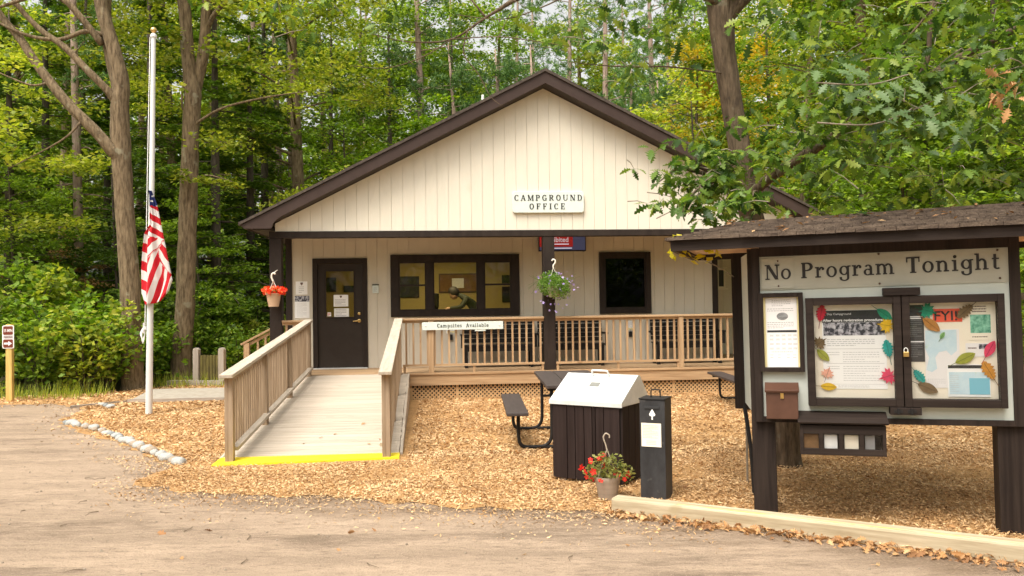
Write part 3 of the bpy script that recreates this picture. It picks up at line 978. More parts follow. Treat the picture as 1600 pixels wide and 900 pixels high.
cn.part('countertop', MB().box(-2.5, -.75, 2.7, 3.45, 1.52, 1.56), M['floorroom'])
cn.part('cabinet', MB().box(-2.45, -.8, 2.76, 3.4, .488, 1.519), M['floorroom'])
cm = T('computer_monitor', 'black monitor on the counter in front of the clerk', 'monitor', B, (-1.95, 3.1, 1.56))
cm.part('screen', MB().beam((-1.90, 2.9, 1.78), (-2.0, 3.3, 1.80), .03, .30), M['black'])
cm.part('stand', MB().box(-2.0, -1.9, 3.05, 3.17, 1.575, 1.68).box(-2.06, -1.84, 2.98, 3.24, 1.561, 1.575), M['black'])

# ------------------------------------------------------------------ person leaning over the counter
def skin_body(name, joints, edges, radii, mat, parent, sub=2):
    me = bpy.data.meshes.new(name)
    me.from_pydata(joints, edges, [])
    ob = bpy.data.objects.new(name, me)
    COL.objects.link(ob)
    ob.parent = parent
    sk = ob.modifiers.new('skin', 'SKIN')
    for i, r in enumerate(radii):
        rr = r if hasattr(r, '__len__') else (r, r)
        me.skin_vertices[0].data[i].radius = rr
    me.skin_vertices[0].data[0].use_root = True
    sk.use_smooth_shade = True
    ss = ob.modifiers.new('subsurf', 'SUBSURF')
    ss.levels = ss.render_levels = sub
    me.materials.append(mat)
    return ob
pe = T('person', 'person in a grey green jacket leaning over the office counter, head bowed to the left', 'person', B, (-1.05, 3.62, .487))
# local: x along the wall, z up from floor; facing -x
J = [(.02, 0, .95), (-.02, 0, 1.08), (-.10, 0, 1.22), (-.22, 0, 1.34), (-.33, 0, 1.40), (-.42, 0, 1.42),
     (-.22, -.18, 1.32), (-.34, -.22, 1.15), (-.52, -.16, 1.13), (-.60, -.13, 1.13),
     (-.22, .18, 1.32), (-.34, .22, 1.15), (-.50, .16, 1.13), (-.58, .12, 1.13),
     (.04, -.10, .88), (.0, -.10, .48), (.04, -.10, .07), (-.10, -.10, .04),
     (.04, .10, .88), (.02, .10, .48), (.08, .10, .07), (-.06, .10, .04)]
EJ = [(0, 1), (1, 2), (2, 3), (3, 4), (4, 5), (3, 6), (6, 7), (7, 8), (8, 9), (3, 10), (10, 11), (11, 12), (12, 13), (0, 14), (14, 15), (15, 16), (16, 17), (0, 18), (18, 19), (19, 20), (20, 21)]
RJ = [(.15, .13), (.15, .12), (.16, .12), (.15, .11), .06, .055, .075, .055, .042, .03, .075, .055, .042, .03, .09, .06, .045, .04, .09, .06, .045, .04]
skin_body('body', J, EJ, RJ, M['jacket'], pe.o)
hdm = MB().ball((0, 0, 0), .10, 18, 12)
hdm.v = [(x * 1.05 + (-.03 if z < -.03 else 0), y * .80, z * 1.22) for x, y, z in hdm.v]
hdm.add([(-.09, -.015, .02), (-.09, .015, .02), (-.135, .014, -.025), (-.135, -.014, -.025), (-.10, 0, -.035)], [(0, 1, 2, 3), (3, 2, 4), (0, 3, 4), (1, 4, 2)])
rot = Matrix.Rotation(R(-42), 4, 'Y')
hdm.v = [tuple(rot @ Vector(p) + Vector((-.50, 0, 1.45))) for p in hdm.v]
ho = pe.part('head', mesh_of('head', hdm, M['skin'], smooth=True), M['skin'])
hr = MB().ball((0, 0, 0), .112, 16, 10)
hr.v = [(x * 1.06 + .018, y * .84, z * 1.18 + .025) for x, y, z in hr.v]
hr.f = [f for f in hr.f if sum(hr.v[i][0] for i in f) / len(f) > -.055 or sum(hr.v[i][2] for i in f) / len(f) > .07]
hr.v = [tuple(rot @ Vector(p) + Vector((-.50, 0, 1.455))) for p in hr.v]
pe.part('hair', mesh_of('hair', hr, M['hair'], smooth=True), M['hair'])
for sy in (-1, 1):
    hn = MB()
    bx, by, bz = -.60, sy * .13, 1.125
    hn.tube([(bx + .02, by, bz), (bx - .04, by, bz - .01), (bx - .07, by, bz - .02)], [.026, .034, .028], 8)
    for q, ln in ((-.024, .055), (-.008, .068), (.009, .064), (.024, .05)):
        hn.tube([(bx - .06, by + q, bz - .015), (bx - .07 - ln * .5, by + q * 1.2, bz - .025), (bx - .07 - ln, by + q * 1.25, bz - .045)], [.009, .0085, .007], 6)
    hn.tube([(bx - .01, by - sy * .025, bz - .01), (bx - .045, by - sy * .05, bz - .02), (bx - .075, by - sy * .052, bz - .035)], [.011, .010, .008], 6)
    pe.part('hand', mesh_of('hand', hn, M['skin'], smooth=True), M['skin'])

# ------------------------------------------------------------------ RAMP
RZ = lambda v: .487 * (1 + v / 5.72)
rp = T('access_ramp', 'pale weathered plank ramp rising to the office door, yellow painted foot', 'ramp', B, (-3.3, -5.7, 0))
pl = MB()
v = -5.40
while v < -.06:
    v1 = min(v + .136, -.058)
    z0, z1 = RZ(v), RZ(v1)
    e0, e1 = -4.29 + random.uniform(-.006, .006), -2.345 - .11 * (v + 5.7) / 5.7 + random.uniform(-.006, .006)
    pl.add([(e0, v, z0 - .036), (e1, v, z0 - .036), (e1, v1, z1 - .036), (e0, v1, z1 - .036), (e0, v, z0), (e1, v, z0), (e1, v1, z1), (e0, v1, z1)], [(3, 2, 1, 0), (4, 5, 6, 7), (0, 1, 5, 4), (1, 2, 6, 5), (2, 3, 7, 6), (3, 0, 4, 7)])
    v += .1405
rp.part('planking', pl, M['pale_x'])
rp.part('yellow_strip', MB().add([(-4.31, -5.80, .0), (-2.335, -5.67, .0), (-2.345, -5.402, .0), (-4.31, -5.402, .0), (-4.31, -5.80, .026), (-2.335, -5.67, .03), (-2.345, -5.402, RZ(-5.4) + .006), (-4.31, -5.402, RZ(-5.4) + .006)], [(3, 2, 1, 0), (4, 5, 6, 7), (0, 1, 5, 4), (1, 2, 6, 5), (2, 3, 7, 6), (3, 0, 4, 7)]), M['yellow'])
for ua_, ub_ in ((-4.315, -4.315), (-2.322, -2.435)):
    sg_ = MB().prism([(-5.40, 0), (-.06, 0), (-.06, RZ(-.06) + .002), (-5.40, RZ(-5.4) + .002)], -.016, .016, 'x')
    sg_.v = [(x + ua_ + (ub_ - ua_) * (y + 5.7) / 5.7, y, z) for x, y, z in sg_.v]
    rp.part('stringer', sg_, M['pale_y'])

def add_balusters(t, pts, mat, w=.034):
    # pts: list of (u, v, zlow, zhigh); a mesh each
    for u, v, a, b in pts:
        t.part('baluster', MB().box(u - w / 2, u + w / 2, v - w / 2, v + w / 2, a, b), mat)

def ramp_rail(ua, ub, label, side):
    uf = lambda v: ua + (ub - ua) * (v + 5.7) / 5.7
    u = ua
    t = T('ramp_railing', label, 'railing', B, (u, -5.6, 0), 'railings of the ramp and porch')
    vs = (-5.60, -3.78, -2.0, -.13)
    for v in vs:
        u = uf(v)
        t.part('post', MB().box(u - .045, u + .045, v - .045, v + .045, RZ(v) - .03 if v > -5 else .01, RZ(v) + .938), M['weather_z'], bevel=.005)
    A, Z = (uf(-5.76), -5.76, RZ(-5.76) + .962), (uf(-.03), -.03, RZ(-.03) + .962)
    t.part('top_rail', MB().beam(A, Z, .145, .04), M['pale_y'], bevel=.006)
    t.part('under_rail', MB().beam((uf(-5.55) + side * .03, -5.55, RZ(-5.55) + .90), (uf(-.05) + side * .03, -.05, RZ(-.05) + .90), .036, .08), M['weather_y'])
    t.part('bottom_rail', MB().beam((uf(-5.54) - side * .036, -5.54, RZ(-5.54) + .135), (uf(-.09) - side * .036, -.09, RZ(-.09) + .135), .075, .04), M['pale_y'])
    b = []
    v = -5.48
    while v < -.2:
        if min(abs(v - q) for q in vs) > .055:
            b.append((uf(v) + side * .03, v, RZ(v) + .10, RZ(v) + .86))
        v += .118
    add_balusters(t, b, M['weather_z'])
    return t
ramp_rail(-4.165, -4.165, 'weathered wooden railing along the left edge of the ramp', -1)
ramp_rail(-2.475, -2.60, 'weathered wooden railing along the right edge of the ramp', 1)

def porch_rail(segs, label, posts, base):
    t = T('porch_railing', label, 'railing', B, base, 'railings of the ramp and porch')
    for u0, u1 in segs:
        t.part('top_rail', MB().box(u0, u1, -.045, .085, 1.418, 1.457), M['cedar_x'], bevel=.006)
        t.part('under_rail', MB().box(u0, u1, .002, .04, 1.372, 1.417), M['cedar_x'])
        t.part('bottom_rail', MB().box(u0, u1, -.012, .052, .598, .636), M['cedar_x'])
        b = []
        n = max(2, round((u1 - u0) / .1255))
        for i in range(n):
            u = u0 + (u1 - u0) * (i + .5) / n
            if all(abs(u - p) > .06 for p in posts):
                b.append((u, .021, .637, 1.371))
        add_balusters(t, b, M['cedar_z'])
        n = max(1, int((u1 - u0) / 1.1))
        for i in range(n + 1):
            u = u0 + .03 + (u1 - u0 - .06) * i / n
            t.part('block', MB().box(u - .02, u + .02, .0, .04, .489, .597), M['cedar_z'])
    for p in posts:
        t.part('post', MB().box(p - .046, p + .046, -.032, .06, .489, 1.417), M['cedar_z'], bevel=.004)
porch_rail([(-2.535, -.002), (.212, 4.718)], 'honey coloured wooden railing along the porch front right of the ramp', (-2.03, 2.52), (0, .02, .487))
porch_rail([(-4.63, -4.21)], 'short piece of wooden railing between the left corner post and the ramp', (), (-4.4, .02, .487))
st = T('porch_steps', 'short wooden steps down from the left end of the porch', 'steps', B, (-5.2, .8, 0))
for i, z in enumerate((.325, .165)):
    st.part('tread', MB().box(-5.2 - i * .28, -4.92 - i * .28, .30, 1.30, z - .04, z), M['weather_y'])
st.part('stringer', MB().prism([(-5.5, 0), (-4.92, 0), (-4.92, .44), (-5.0, .44)], .26, .298).prism([(-5.5, 0), (-4.92, 0), (-4.92, .44), (-5.0, .44)], 1.302, 1.34), M['weather_x'])
sr = T('stair_railing', 'sloping wooden handrail beside the steps left of the porch corner post', 'railing', B, (-5.2, .85, 0), 'railings of the ramp and porch')
sr.part('top_rail', MB().beam((-4.80, .80, 1.385), (-5.52, .80, 1.01), .12, .036), M['cedar_x'], bevel=.004)
sr.part('under_rail', MB().beam((-4.80, .80, 1.315), (-5.44, .80, .98), .036, .05), M['cedar_x'])
sr.part('post', MB().box(-5.47, -5.37, .75, .85, 0, 1.04), M['cedar_z'])
add_balusters(sr, [(-5.22, .80, .25, 1.09), (-5.08, .80, .30, 1.16), (-4.95, .80, .35, 1.23)], M['cedar_z'])

# ------------------------------------------------------------------ signs and things on the building
def rrect(u0, u1, z0, z1, r, n=6):
    p = []
    for cx, cz, a0 in ((u1 - r, z1 - r, 0), (u0 + r, z1 - r, 90), (u0 + r, z0 + r, 180), (u1 - r, z0 + r, 270)):
        for i in range(n + 1):
            a = R(a0 + 90 * i / n)
            p.append((cx + r * math.cos(a), cz + r * math.sin(a)))
    return p
s1 = T('wall_sign', 'pale rounded sign reading CAMPGROUND OFFICE on the cream gable', 'sign', B, (.1, -.03, 3.52))
s1.part('board', MB().prism(rrect(-.548, .756, 3.325, 3.712, .055), -.055, -.004), M['signboard'], bevel=.008)
s1.part('lettering', lettering('CAMPGROUND', -.515, .727, 3.543, .105, -.055), M['letter'])
s1.part('lettering', lettering('OFFICE', -.245, .412, 3.388, .105, -.055), M['letter'])
s2 = T('railing_sign', 'long pale sign reading Campsites Available screwed to the porch railing', 'sign', B, (-1.46, -.06, 1.32))
s2.part('board', MB().box(-2.185, -.745, -.068, -.047, 1.245, 1.385), M['signboard'], bevel=.003)
s2.part('lettering', lettering('Campsites  Available', -1.925, -1.005, 1.292, .062, -.068), M['letter'])
s2.part('tab', MB().box(-1.25, -1.06, -.062, -.05, 1.215, 1.244), M['signboard'])
sc = MB()
for u in (-2.12, -.81):
    sc.ball((u, -.069, 1.318), .011, 8, 6)
s2.part('screw', sc, M['steel'])

def notice(name, label, fr, u0, u1, z0, z1, y, parts, mat='paper', cat='notice', group=None, pn='sheet'):
    t = T(name, label, cat, fr, ((u0 + u1) / 2, y, z0), group)
    t.part(pn, MB().box(u0, u1, y - .002, y, z0, z1), M[mat])
    for nm, mb, mt in parts:
        t.part(nm, mb, M[mt])
    return t
yw = FV - .003
def small_shield(u, z, s, y):
    return MB().prism([(u - s, z + s), (u + s, z + s), (u + s, z - .2 * s), (u, z - 1.4 * s), (u - s, z - .2 * s)], y - .0012, y)
notice('notice', 'white notice with small dark emblem, left of the office door', B, -4.627, -4.405, 1.925, 2.18, yw, [('emblem', small_shield(-4.515, 2.135, .024, yw - .002), 'shield'), ('print', textlines(MB(), -4.57, -4.46, 2.09, 1.95, yw - .002, 4, .010), 'grey')])
notice('notice', 'tall white notice with black photo header, lower left of the office door', B, -4.645, -4.37, 1.475, 1.90, yw, [('photo', MB().box(-4.645, -4.37, yw - .0035, yw - .002, 1.79, 1.90), 'photo'), ('print', textlines(MB(), -4.61, -4.40, 1.77, 1.50, yw - .002, 12, .006), 'lgrey')])
dg = D0 + .012
notice('notice', 'upper white sheet with emblem taped to the door glass', B, -3.913, -3.635, 1.685, 1.91, dg, [('emblem', small_shield(-3.775, 1.875, .020, dg - .002), 'shield'), ('print', textlines(MB(), -3.89, -3.66, 1.83, 1.70, dg - .002, 5, .009), 'grey')])
notice('notice', 'lower white sheet taped to the door glass', B, -3.905, -3.625, 1.487, 1.65, dg, [('print', textlines(MB(), -3.88, -3.65, 1.64, 1.50, dg - .002, 5, .010), 'grey')])
notice('sticker', 'small pale sticker in the lower left corner of the door glass', B, -4.035, -3.965, 1.50, 1.575, dg, [('mark', textlines(MB(), -4.03, -3.97, 1.565, 1.51, dg - .002, 4, .008), 'redbox')], 'paper', 'sticker')
t = T('wall_box', 'small white box on the wall right of the office door', 'wall box', B, (-3.1, FV, 1.94))
t.part('cover', MB().box(-3.165, -3.045, FV - .03, FV - .001, 1.935, 2.085), M['signboard'], bevel=.004)
t.part('cap', MB().box(-3.17, -3.04, FV - .036, FV - .001, 2.088, 2.105), M['trim'])
t.part('print', textlines(MB(), -3.145, -3.065, 2.06, 1.96, FV - .031, 5, .006), M['grey'])
for u, lb in ((-1.66, 'left'), (1.905, 'right')):
    notice('tag_card', 'white and yellow card on the porch wall behind the %s part of the railing' % lb, B, u - .09, u + .07, 1.13, 1.31, yw, [('stripe', MB().box(u - .07, u + .07, yw - .0035, yw - .002, 1.135, 1.18), 'yellowpaper'), ('print', textlines(MB(), u - .08, u + .06, 1.30, 1.19, yw - .002, 5, .007), 'grey')], 'paper', 'card')
    t = T('key_box', 'small dark key box below a card behind the %s part of the railing' % lb, 'key box', B, (u, FV, 1.0))
    t.part('body', MB().box(u - .035, u + .035, FV - .045, FV - .001, 1.0, 1.11), M['black'], bevel=.006)
    t.part('shackle', MB().tube(smooth_pts([(u - .02, FV - .02, 1.11), (u - .02, FV - .02, 1.14), (u, FV - .02, 1.155), (u + .02, FV - .02, 1.14), (u + .02, FV - .02, 1.11)], 3), .005, 6), M['steel'])
# screen
tv = T('display_screen', 'wide red and blue display screen under the porch ceiling behind the middle post', 'screen', B, (.55, FV - .1, 2.72))
tv.part('casing', MB().box(.085, 1.02, FV - .10, FV - .02, 2.715, 3.23), M['black'])
tv.part('bracket', MB().box(.3, .8, FV - .02, FV - .001, 2.85, 3.1), M['black'])
yv = FV - .1
tv.part('blue_panel', MB().box(.10, 1.005, yv - .002, yv - .0005, 2.735, 3.215), emitmat('screen_blue', (.10, .13, .30), .08))
tv.part('red_panel', MB().box(.10, .76, yv - .004, yv - .0025, 2.80, 3.215), emitmat('screen_red', (.50, .03, .03), .12))
tv.part('words', sans('Prohibited', .135, 2.895, .10, yv - .005, .535, .002), emitmat('screen_white', (.7, .66, .75), .2))
tv.part('line', MB().box(.14, .68, yv - .006, yv - .0045, 2.845, 2.86).box(.14, .74, yv - .006, yv - .0045, 2.765, 2.78), emitmat('screen_line', (.7, .68, .8), .4))

def porch_bench(u0, u1, label):
    t = T('bench', label, 'bench', B, ((u0 + u1) / 2, .95, .4875), 'dark slatted benches on the porch')
    f, s, bk = .75, 1.08, 1.20
    bs = MB()
    for i in range(5):
        z = .96 + i * .088
        bs.box(u0, u1, s + .03 + i * .018, s + .055 + i * .018, z - .01, z + .066)
    t.part('backrest', bs, M['bench'])
    ss = MB()
    for i in range(4):
        ss.box(u0, u1, f + i * .095, f + .08 + i * .095, .885, .915)
    t.part('seat', ss.box(u0 + .03, u1 - .03, f + .01, f + .035, .80, .884), M['bench'])
    for u in (u0 + .06, u1 - .06):
        t.part('leg', MB().box(u - .03, u + .03, f + .02, f + .08, .4885, .884).box(u - .03, u + .03, s, s + .06, .4885, .884), M['bench'])
    for u in (u0 - .015, u1 + .015):
        t.part('armrest', MB().box(u - .03, u + .03, f - .02, s + .06, 1.09, 1.125).box(u - .025, u + .025, f, f + .05, .87, 1.089), M['bench'])
porch_bench(-1.44, -.08, 'dark slatted bench on the porch below the wide window')
porch_bench(.02, 1.28, 'dark slatted bench on the porch just right of the middle post')
porch_bench(2.25, 3.58, 'dark slatted bench on the porch below the dark window, near the kiosk')

# ------------------------------------------------------------------ flagpole and flag
PX, PY = -5.84, 13.35
fp = T('flagpole', 'tall white aluminium flagpole with a gold ball on top, in the wood chip bed', 'flagpole', Fr((PX, PY, 0), 0, R(1.05)))
fp.part('pole', MB().tube([(0, 0, .7 * i) for i in range(9)] + [(0, 0, 6.07)], [.054 - .0022 * i for i in range(9)] + [.035], 20, cap=False), M['alu'], smooth=True)
fp.part('truck', MB().lathe([(.036, 6.07), (.05, 6.075), (.05, 6.11), (.03, 6.135), (.012, 6.15)], n=16), M['alu'])
fp.part('finial', MB().ball((0, 0, 6.19), .05, 16, 12), M['brass'], smooth=True)
fp.part('cleat', MB().box(-.09, -.055, -.02, .02, 1.36, 1.41).box(-.105, -.09, -.02, .02, 1.30, 1.47), M['alu'])
fp.part('halyard', MB().tube([(-.056, 0, 6.08), (-.075, 0, 3.4), (-.08, 0, 1.38)], .006, 5), M['paper'])
rb = MB()
for i in range(5):
    rb.tube(smooth_pts([(-.085, -.01, 1.42), (-.12 - .01 * i, -.02 + .01 * i, 1.30), (-.11, 0, 1.14 + .02 * i), (-.085, .01, 1.30), (-.085, 0, 1.42)], 3), .008, 5)
fp.part('coiled_rope', rb, M['paper'])

def flag_mat():
    m = bpy.data.materials.new('flag_cloth')
    m.use_nodes = True
    n, l = m.node_tree.nodes, m.node_tree.links
    b = n['Principled BSDF']
    b.inputs['Roughness'].default_value = .75
    def at(nm):
        a = n.new('ShaderNodeAttribute')
        a.attribute_name = nm
        return a.outputs['Fac']
    fr = n.new('ShaderNodeMath'); fr.operation = 'FRACT'
    l.new(at('stripe'), fr.inputs[0])
    gt = n.new('ShaderNodeMath'); gt.operation = 'GREATER_THAN'; gt.inputs[1].default_value = .5
    l.new(fr.outputs[0], gt.inputs[0])
    mx = n.new('ShaderNodeMixRGB')
    mx.inputs[1].default_value = (.62, .006, .018, 1)
    mx.inputs[2].default_value = (.80, .76, .74, 1)
    l.new(gt.outputs[0], mx.inputs[0])
    g2 = n.new('ShaderNodeMath'); g2.operation = 'GREATER_THAN'; g2.inputs[1].default_value = .5
    l.new(at('canton'), g2.inputs[0])
    m2 = n.new('ShaderNodeMixRGB')
    m2.inputs[2].default_value = (.015, .025, .14, 1)
    l.new(g2.outputs[0], m2.inputs[0]); l.new(mx.outputs[0], m2.inputs[1])
    g3 = n.new('ShaderNodeMath'); g3.operation = 'GREATER_THAN'; g3.inputs[1].default_value = .5
    l.new(at('star'), g3.inputs[0])
    m3 = n.new('ShaderNodeMixRGB')
    m3.inputs[2].default_value = (.8, .78, .76, 1)
    l.new(g3.outputs[0], m3.inputs[0]); l.new(m2.outputs[0], m3.inputs[1])
    l.new(m3.outputs[0], b.inputs['Base Color'])
    tr = n.new('ShaderNodeBsdfTranslucent')
    l.new(m3.outputs[0], tr.inputs[0])
    ms = n.new('ShaderNodeMixShader'); ms.inputs[0].default_value = .3
    l.new(b.outputs[0], ms.inputs[1]); l.new(tr.outputs[0], ms.inputs[2])
    l.new(ms.outputs[0], n['Material Output'].inputs[0])
    return m

def build_flag():
    # limp cloth: outline (pixel measured at the pole's distance, metres), folded front panel and a tail behind the pole
    right = [(0, .06), (.12, .15), (.28, .22), (.5, .31), (.72, .39), (.80, .415), (.90, .35), (1.0, .21)]
    left = [(0, .03), (.3, .02), (.38, -.07), (.5, -.10), (.7, -.125), (.9, -.12), (1.0, -.06)]
    def lerp(t, tab):
        for (a, x), (b, y) in zip(tab, tab[1:]):
            if t <= b:
                return x + (y - x) * (t - a) / (b - a)
        return tab[-1][1]
    nu, nv = 70, 130
    vs, st, ca, sr = [], [], [], []
    top, H = 3.58, 1.80
    for j in range(nv + 1):
        t = j / nv
        x0, x1 = lerp(t, left), lerp(t, right)
        for i in range(nu + 1):
            s = i / nu
            x = x0 + (x1 - x0) * s
            dep = .05 * math.sin(s * 11.0 + t * 1.5) * (.3 + t) - .03 * math.sin(s * 4.2 - t * 4) + .012 * math.sin(s * 27 - t * 3)
            zz = top - H * t + (.06 * s - .03) * max(0, t - .8) * 5
            vs.append((x, -.11 + dep, zz))
            # stripe phase: bands across the upper part, turned into steep diagonals below
            hx, hz = x, H * t
            if hz < .72 + .25 * x:
                ph = (hz - .55 * x) / .20 + .32
            elif hz < .98 - .9 * (x - .10):
                ph = (hz * .75 + x * .66) / .20 + .1
            elif x > .16 and hz < 1.12 + (x - .16) * .9:
                ph = (hz * .62 - x * .78) / .20 + .35
            else:
                ph = (x + hz * .31) / .15 + .02
            if x < -.015:
                ph = (hz - .5 * x) / .30 + .1
            st.append(ph)
            c = 1.0 if hz < .24 + .2 * (x - .05) else 0.0
            ca.append(c)
            sr.append(1.0 if c and ((x * 22) % 1.6 < .5 and (hz * 18 + .2) % 1.5 < .5) else 0.0)
    f = []
    for j in range(nv):
        for i in range(nu):
            a = j * (nu + 1) + i
            f.append((a, a + nu + 1, a + nu + 2, a + 1))
    me = bpy.data.meshes.new('flag')
    me.from_pydata(vs, [], f)
    me.shade_smooth()
    for nm, arr in (('stripe', st), ('canton', ca), ('star', sr)):
        at = me.attributes.new(nm, 'FLOAT', 'POINT')
        at.data.foreach_set('value', np.array(arr, dtype=np.float32))
    me.materials.append(flag_mat())
    o = bpy.data.objects.new('flag', me)
    COL.objects.link(o)
    o.location = (PX + .045, PY, 0)
    s = o.modifiers.new('thickness', 'SOLIDIFY')
    s.thickness = .002
    meta(o, 'red, white and blue flag hanging limp at half mast on the white pole', 'flag')
build_flag()

# ------------------------------------------------------------------ flower baskets
def petals(c, r, n, rng, size):
    # five petalled flowers: fans of small quads
    out = []
    for p in c:
        nr = unit(rng.normal(0, 1, 3) + np.array([0, -.8, .6]))
        a = unit(np.cross(nr, [0.3, .9, .2]))
        b = np.cross(nr, a)
        s = size * rng.uniform(.75, 1.2)
        for k in range(n):
            t = 2 * math.pi * k / n
            d = a * math.cos(t) + b * math.sin(t)
            e = np.cross(nr, d)
            out.append([p, p + d * s * .6 + e * s * .38 + nr * s * .1, p + d * s + nr * s * .18, p + d * s * .6 - e * s * .38 + nr * s * .1])
    return np.array(out)

def basket(name, label, loc, pot, potmat, leafcl, leafmatn, flowers, petal, fsize, hook, hookmat, lsize=(.035, .02), seed=1, cat='hanging basket'):
    rg = np.random.default_rng(seed)
    t = T(name, label, cat, Fr(loc, 0))
    t.part('pot', MB().lathe(pot, n=28), M[potmat], smooth=False)
    P = ell_points(leafcl, rg, 2.6)
    t.part('foliage', quads_mesh('foliage', leaf_quads(P, lsize[0], lsize[1], rand_normals(len(P), rg, .9), rg), M[leafmatn]), None)
    F = ell_points(flowers, rg, 5)
    t.part('blooms', quads_mesh('blooms', petals(F, .02, 5, rg, fsize), M[petal]), None)
    h = MB()
    for pts, r in hook:
        h.tube(smooth_pts(pts, 4), r, 7)
    t.part('hanger', h, M[hookmat], smooth=True)
    return t
# left: front of the corner post, tan pot with orange red flowers
pb = B.w((-4.735, -.20, 1.70))
hk = [([(-.10, 0, .22), (-.02, 0, .40), (.0, 0, .44)], .006), ([(.10, 0, .22), (.02, 0, .40), (.0, 0, .44)], .006), ([(0, .1, .22), (0, .02, .40), (0, 0, .44)], .006),
      ([(0, 0, .43), (-.03, 0, .50), (-.025, .0, .56), (.01, 0, .585), (.03, .0, .56)], .016), ([(.0, .02, .585), (.03, .1, .63), (.02, .19, .64)], .009)]
basket('hanging_basket', 'tan hanging basket of orange red flowers on the left porch corner post', pb, [(.085, 0), (.105, .10), (.122, .205), (.138, .21), (.138, .232), (.12, .232), (.10, .19)], 'terracotta',
       [(0, 0, .27, .17, .15, .07, 420)], 'leaf_pot', [(0, 0, .275, .235, .2, .075, 95)], 'petal_orange', .042, hk, 'hook', seed=4)
pm = B.w((.16, -.22, 1.72))
hk2 = [([(-.1, -.0, .3), (-.02, 0, .55), (0, 0, .60)], .006), ([(.1, -.0, .3), (.02, 0, .55), (0, 0, .60)], .006),
       ([(0, 0, .58), (-.005, 0, .64), (.03, 0, .70), (.025, 0, .74), (-.01, 0, .75), (-.03, 0, .725)], .015), ([(.0, .02, .745), (.0, .12, .77), (0, .21, .77)], .009)]
mb_ = basket('hanging_basket', 'hanging basket overflowing with green foliage and tiny purple flowers, on the middle porch post', pm, [(.09, .08), (.11, .16), (.13, .26), (.14, .27), (.12, .28)], 'hookgrey',
       [(0, 0, .28, .30, .26, .20, 2300), (-.06, 0, .40, .2, .2, .16, 700), (.1, -.05, .17, .2, .18, .15, 500)], 'leaf_basket', [(0, 0, .28, .37, .32, .27, 44), (.03, 0, .32, .48, .35, .30, 26), (-.03, -.02, -.08, .28, .2, .16, 12)], 'petal_purple', .024, hk2, 'hook', lsize=(.045, .016), seed=5)
stm = MB()
rgs = random.Random(9)
for i in range(60):
    a = rgs.uniform(0, 6.28)
    e = rgs.uniform(.3, .47)
    stm.tube([(0, 0, .3), (math.cos(a) * e * .6, math.sin(a) * e * .5, .38), (math.cos(a) * e, math.sin(a) * e * .8, .38 - rgs.uniform(-.12, .35))], .0022, 4)
mb_.part('stems', stm, M['leaf_basket'])

# floor pot
fpz = [([(-.085, 0, .16), (-.03, 0, .33), (.0, 0, .42)], .0045), ([(.085, 0, .16), (.03, 0, .33), (.0, 0, .42)], .0045), ([(0, 0, .41), (-.012, 0, .46), (-.03, 0, .52), (-.01, 0, .555), (.02, 0, .54), (.022, 0, .515)], .0062)]
def potprof():
    p = [(.078, 0)]
    for i in range(9):
        z = .012 + i * .016
        r = .078 + z * .20
        p += [(r, z), (r + .002, z + .007)]
    return p + [(.113, .165), (.115, .19), (.105, .19), (.10, .16)]
basket('flower_pot', 'taupe flower pot of red flowers on the ground in front of the wood clad bin', (.80, 7.20, .012), potprof(), 'potgrey',
       [(0, 0, .27, .175, .16, .125, 330), (.13, -.02, .22, .10, .1, .09, 110), (-.14, 0, .22, .09, .09, .08, 60)], 'leaf_pot', [(-.03, -.05, .27, .20, .16, .13, 18), (.1, -.10, .22, .14, .1, .08, 4)], 'petal_red', .031, fpz, 'hookgrey', lsize=(.042, .022), seed=8, cat='flower pot')

# ------------------------------------------------------------------ picnic tables
def picnic(loc, yaw, label):
    t = T('picnic_table', label, 'picnic table', Fr(loc, yaw), (0, 0, 0), 'dark picnic tables on the wood chips')
    L = 1.0
    for i in range(3):
        x = -.37 + i * .25
        t.part('top_plank', MB().box(x, x + .242, -L, L, .715, .758), M['tabletop'], bevel=.008)
    for s in (-1, 1):
        t.part('seat', MB().box(s * .70 - .125, s * .70 + .125, -L, L, .415, .455), M['tabletop'], bevel=.008)
    for y in (-.72, .72):
        f = MB()
        f.tube(smooth_pts([(-.68, y, .41), (-.68, y, .16), (-.66, y, .06), (-.60, y, .024), (-.45, y, .022), (.45, y, .022), (.60, y, .024), (.66, y, .06), (.68, y, .16), (.68, y, .41)], 4), .021, 8)
        f.tube(smooth_pts([(-.29, y, .70), (-.29, y, .30), (-.30, y, .12), (-.36, y, .04), (-.44, y, .024)], 4), .021, 8)
        f.tube(smooth_pts([(.29, y, .70), (.29, y, .30), (.30, y, .12), (.36, y, .04), (.44, y, .024)], 4), .021, 8)
        f.tube([(-.34, y, .69), (.34, y, .69)], .022, 8)
        f.tube([(-.29, y, .45), (.29, y, .45)], .016, 8)
        for s in (-1, 1):
            f.tube([(s * .60, y, .40), (s * .80, y, .40)], .02, 8)
        t.part('frame', f, M['black'], smooth=True)
    return t
picnic((.70, 10.42, .012), R(2.5), 'dark picnic table with its bench showing left of the wood clad bin')
picnic((4.2, 13.5, .012), R(0), 'dark picnic table mostly hidden behind the notice kiosk')

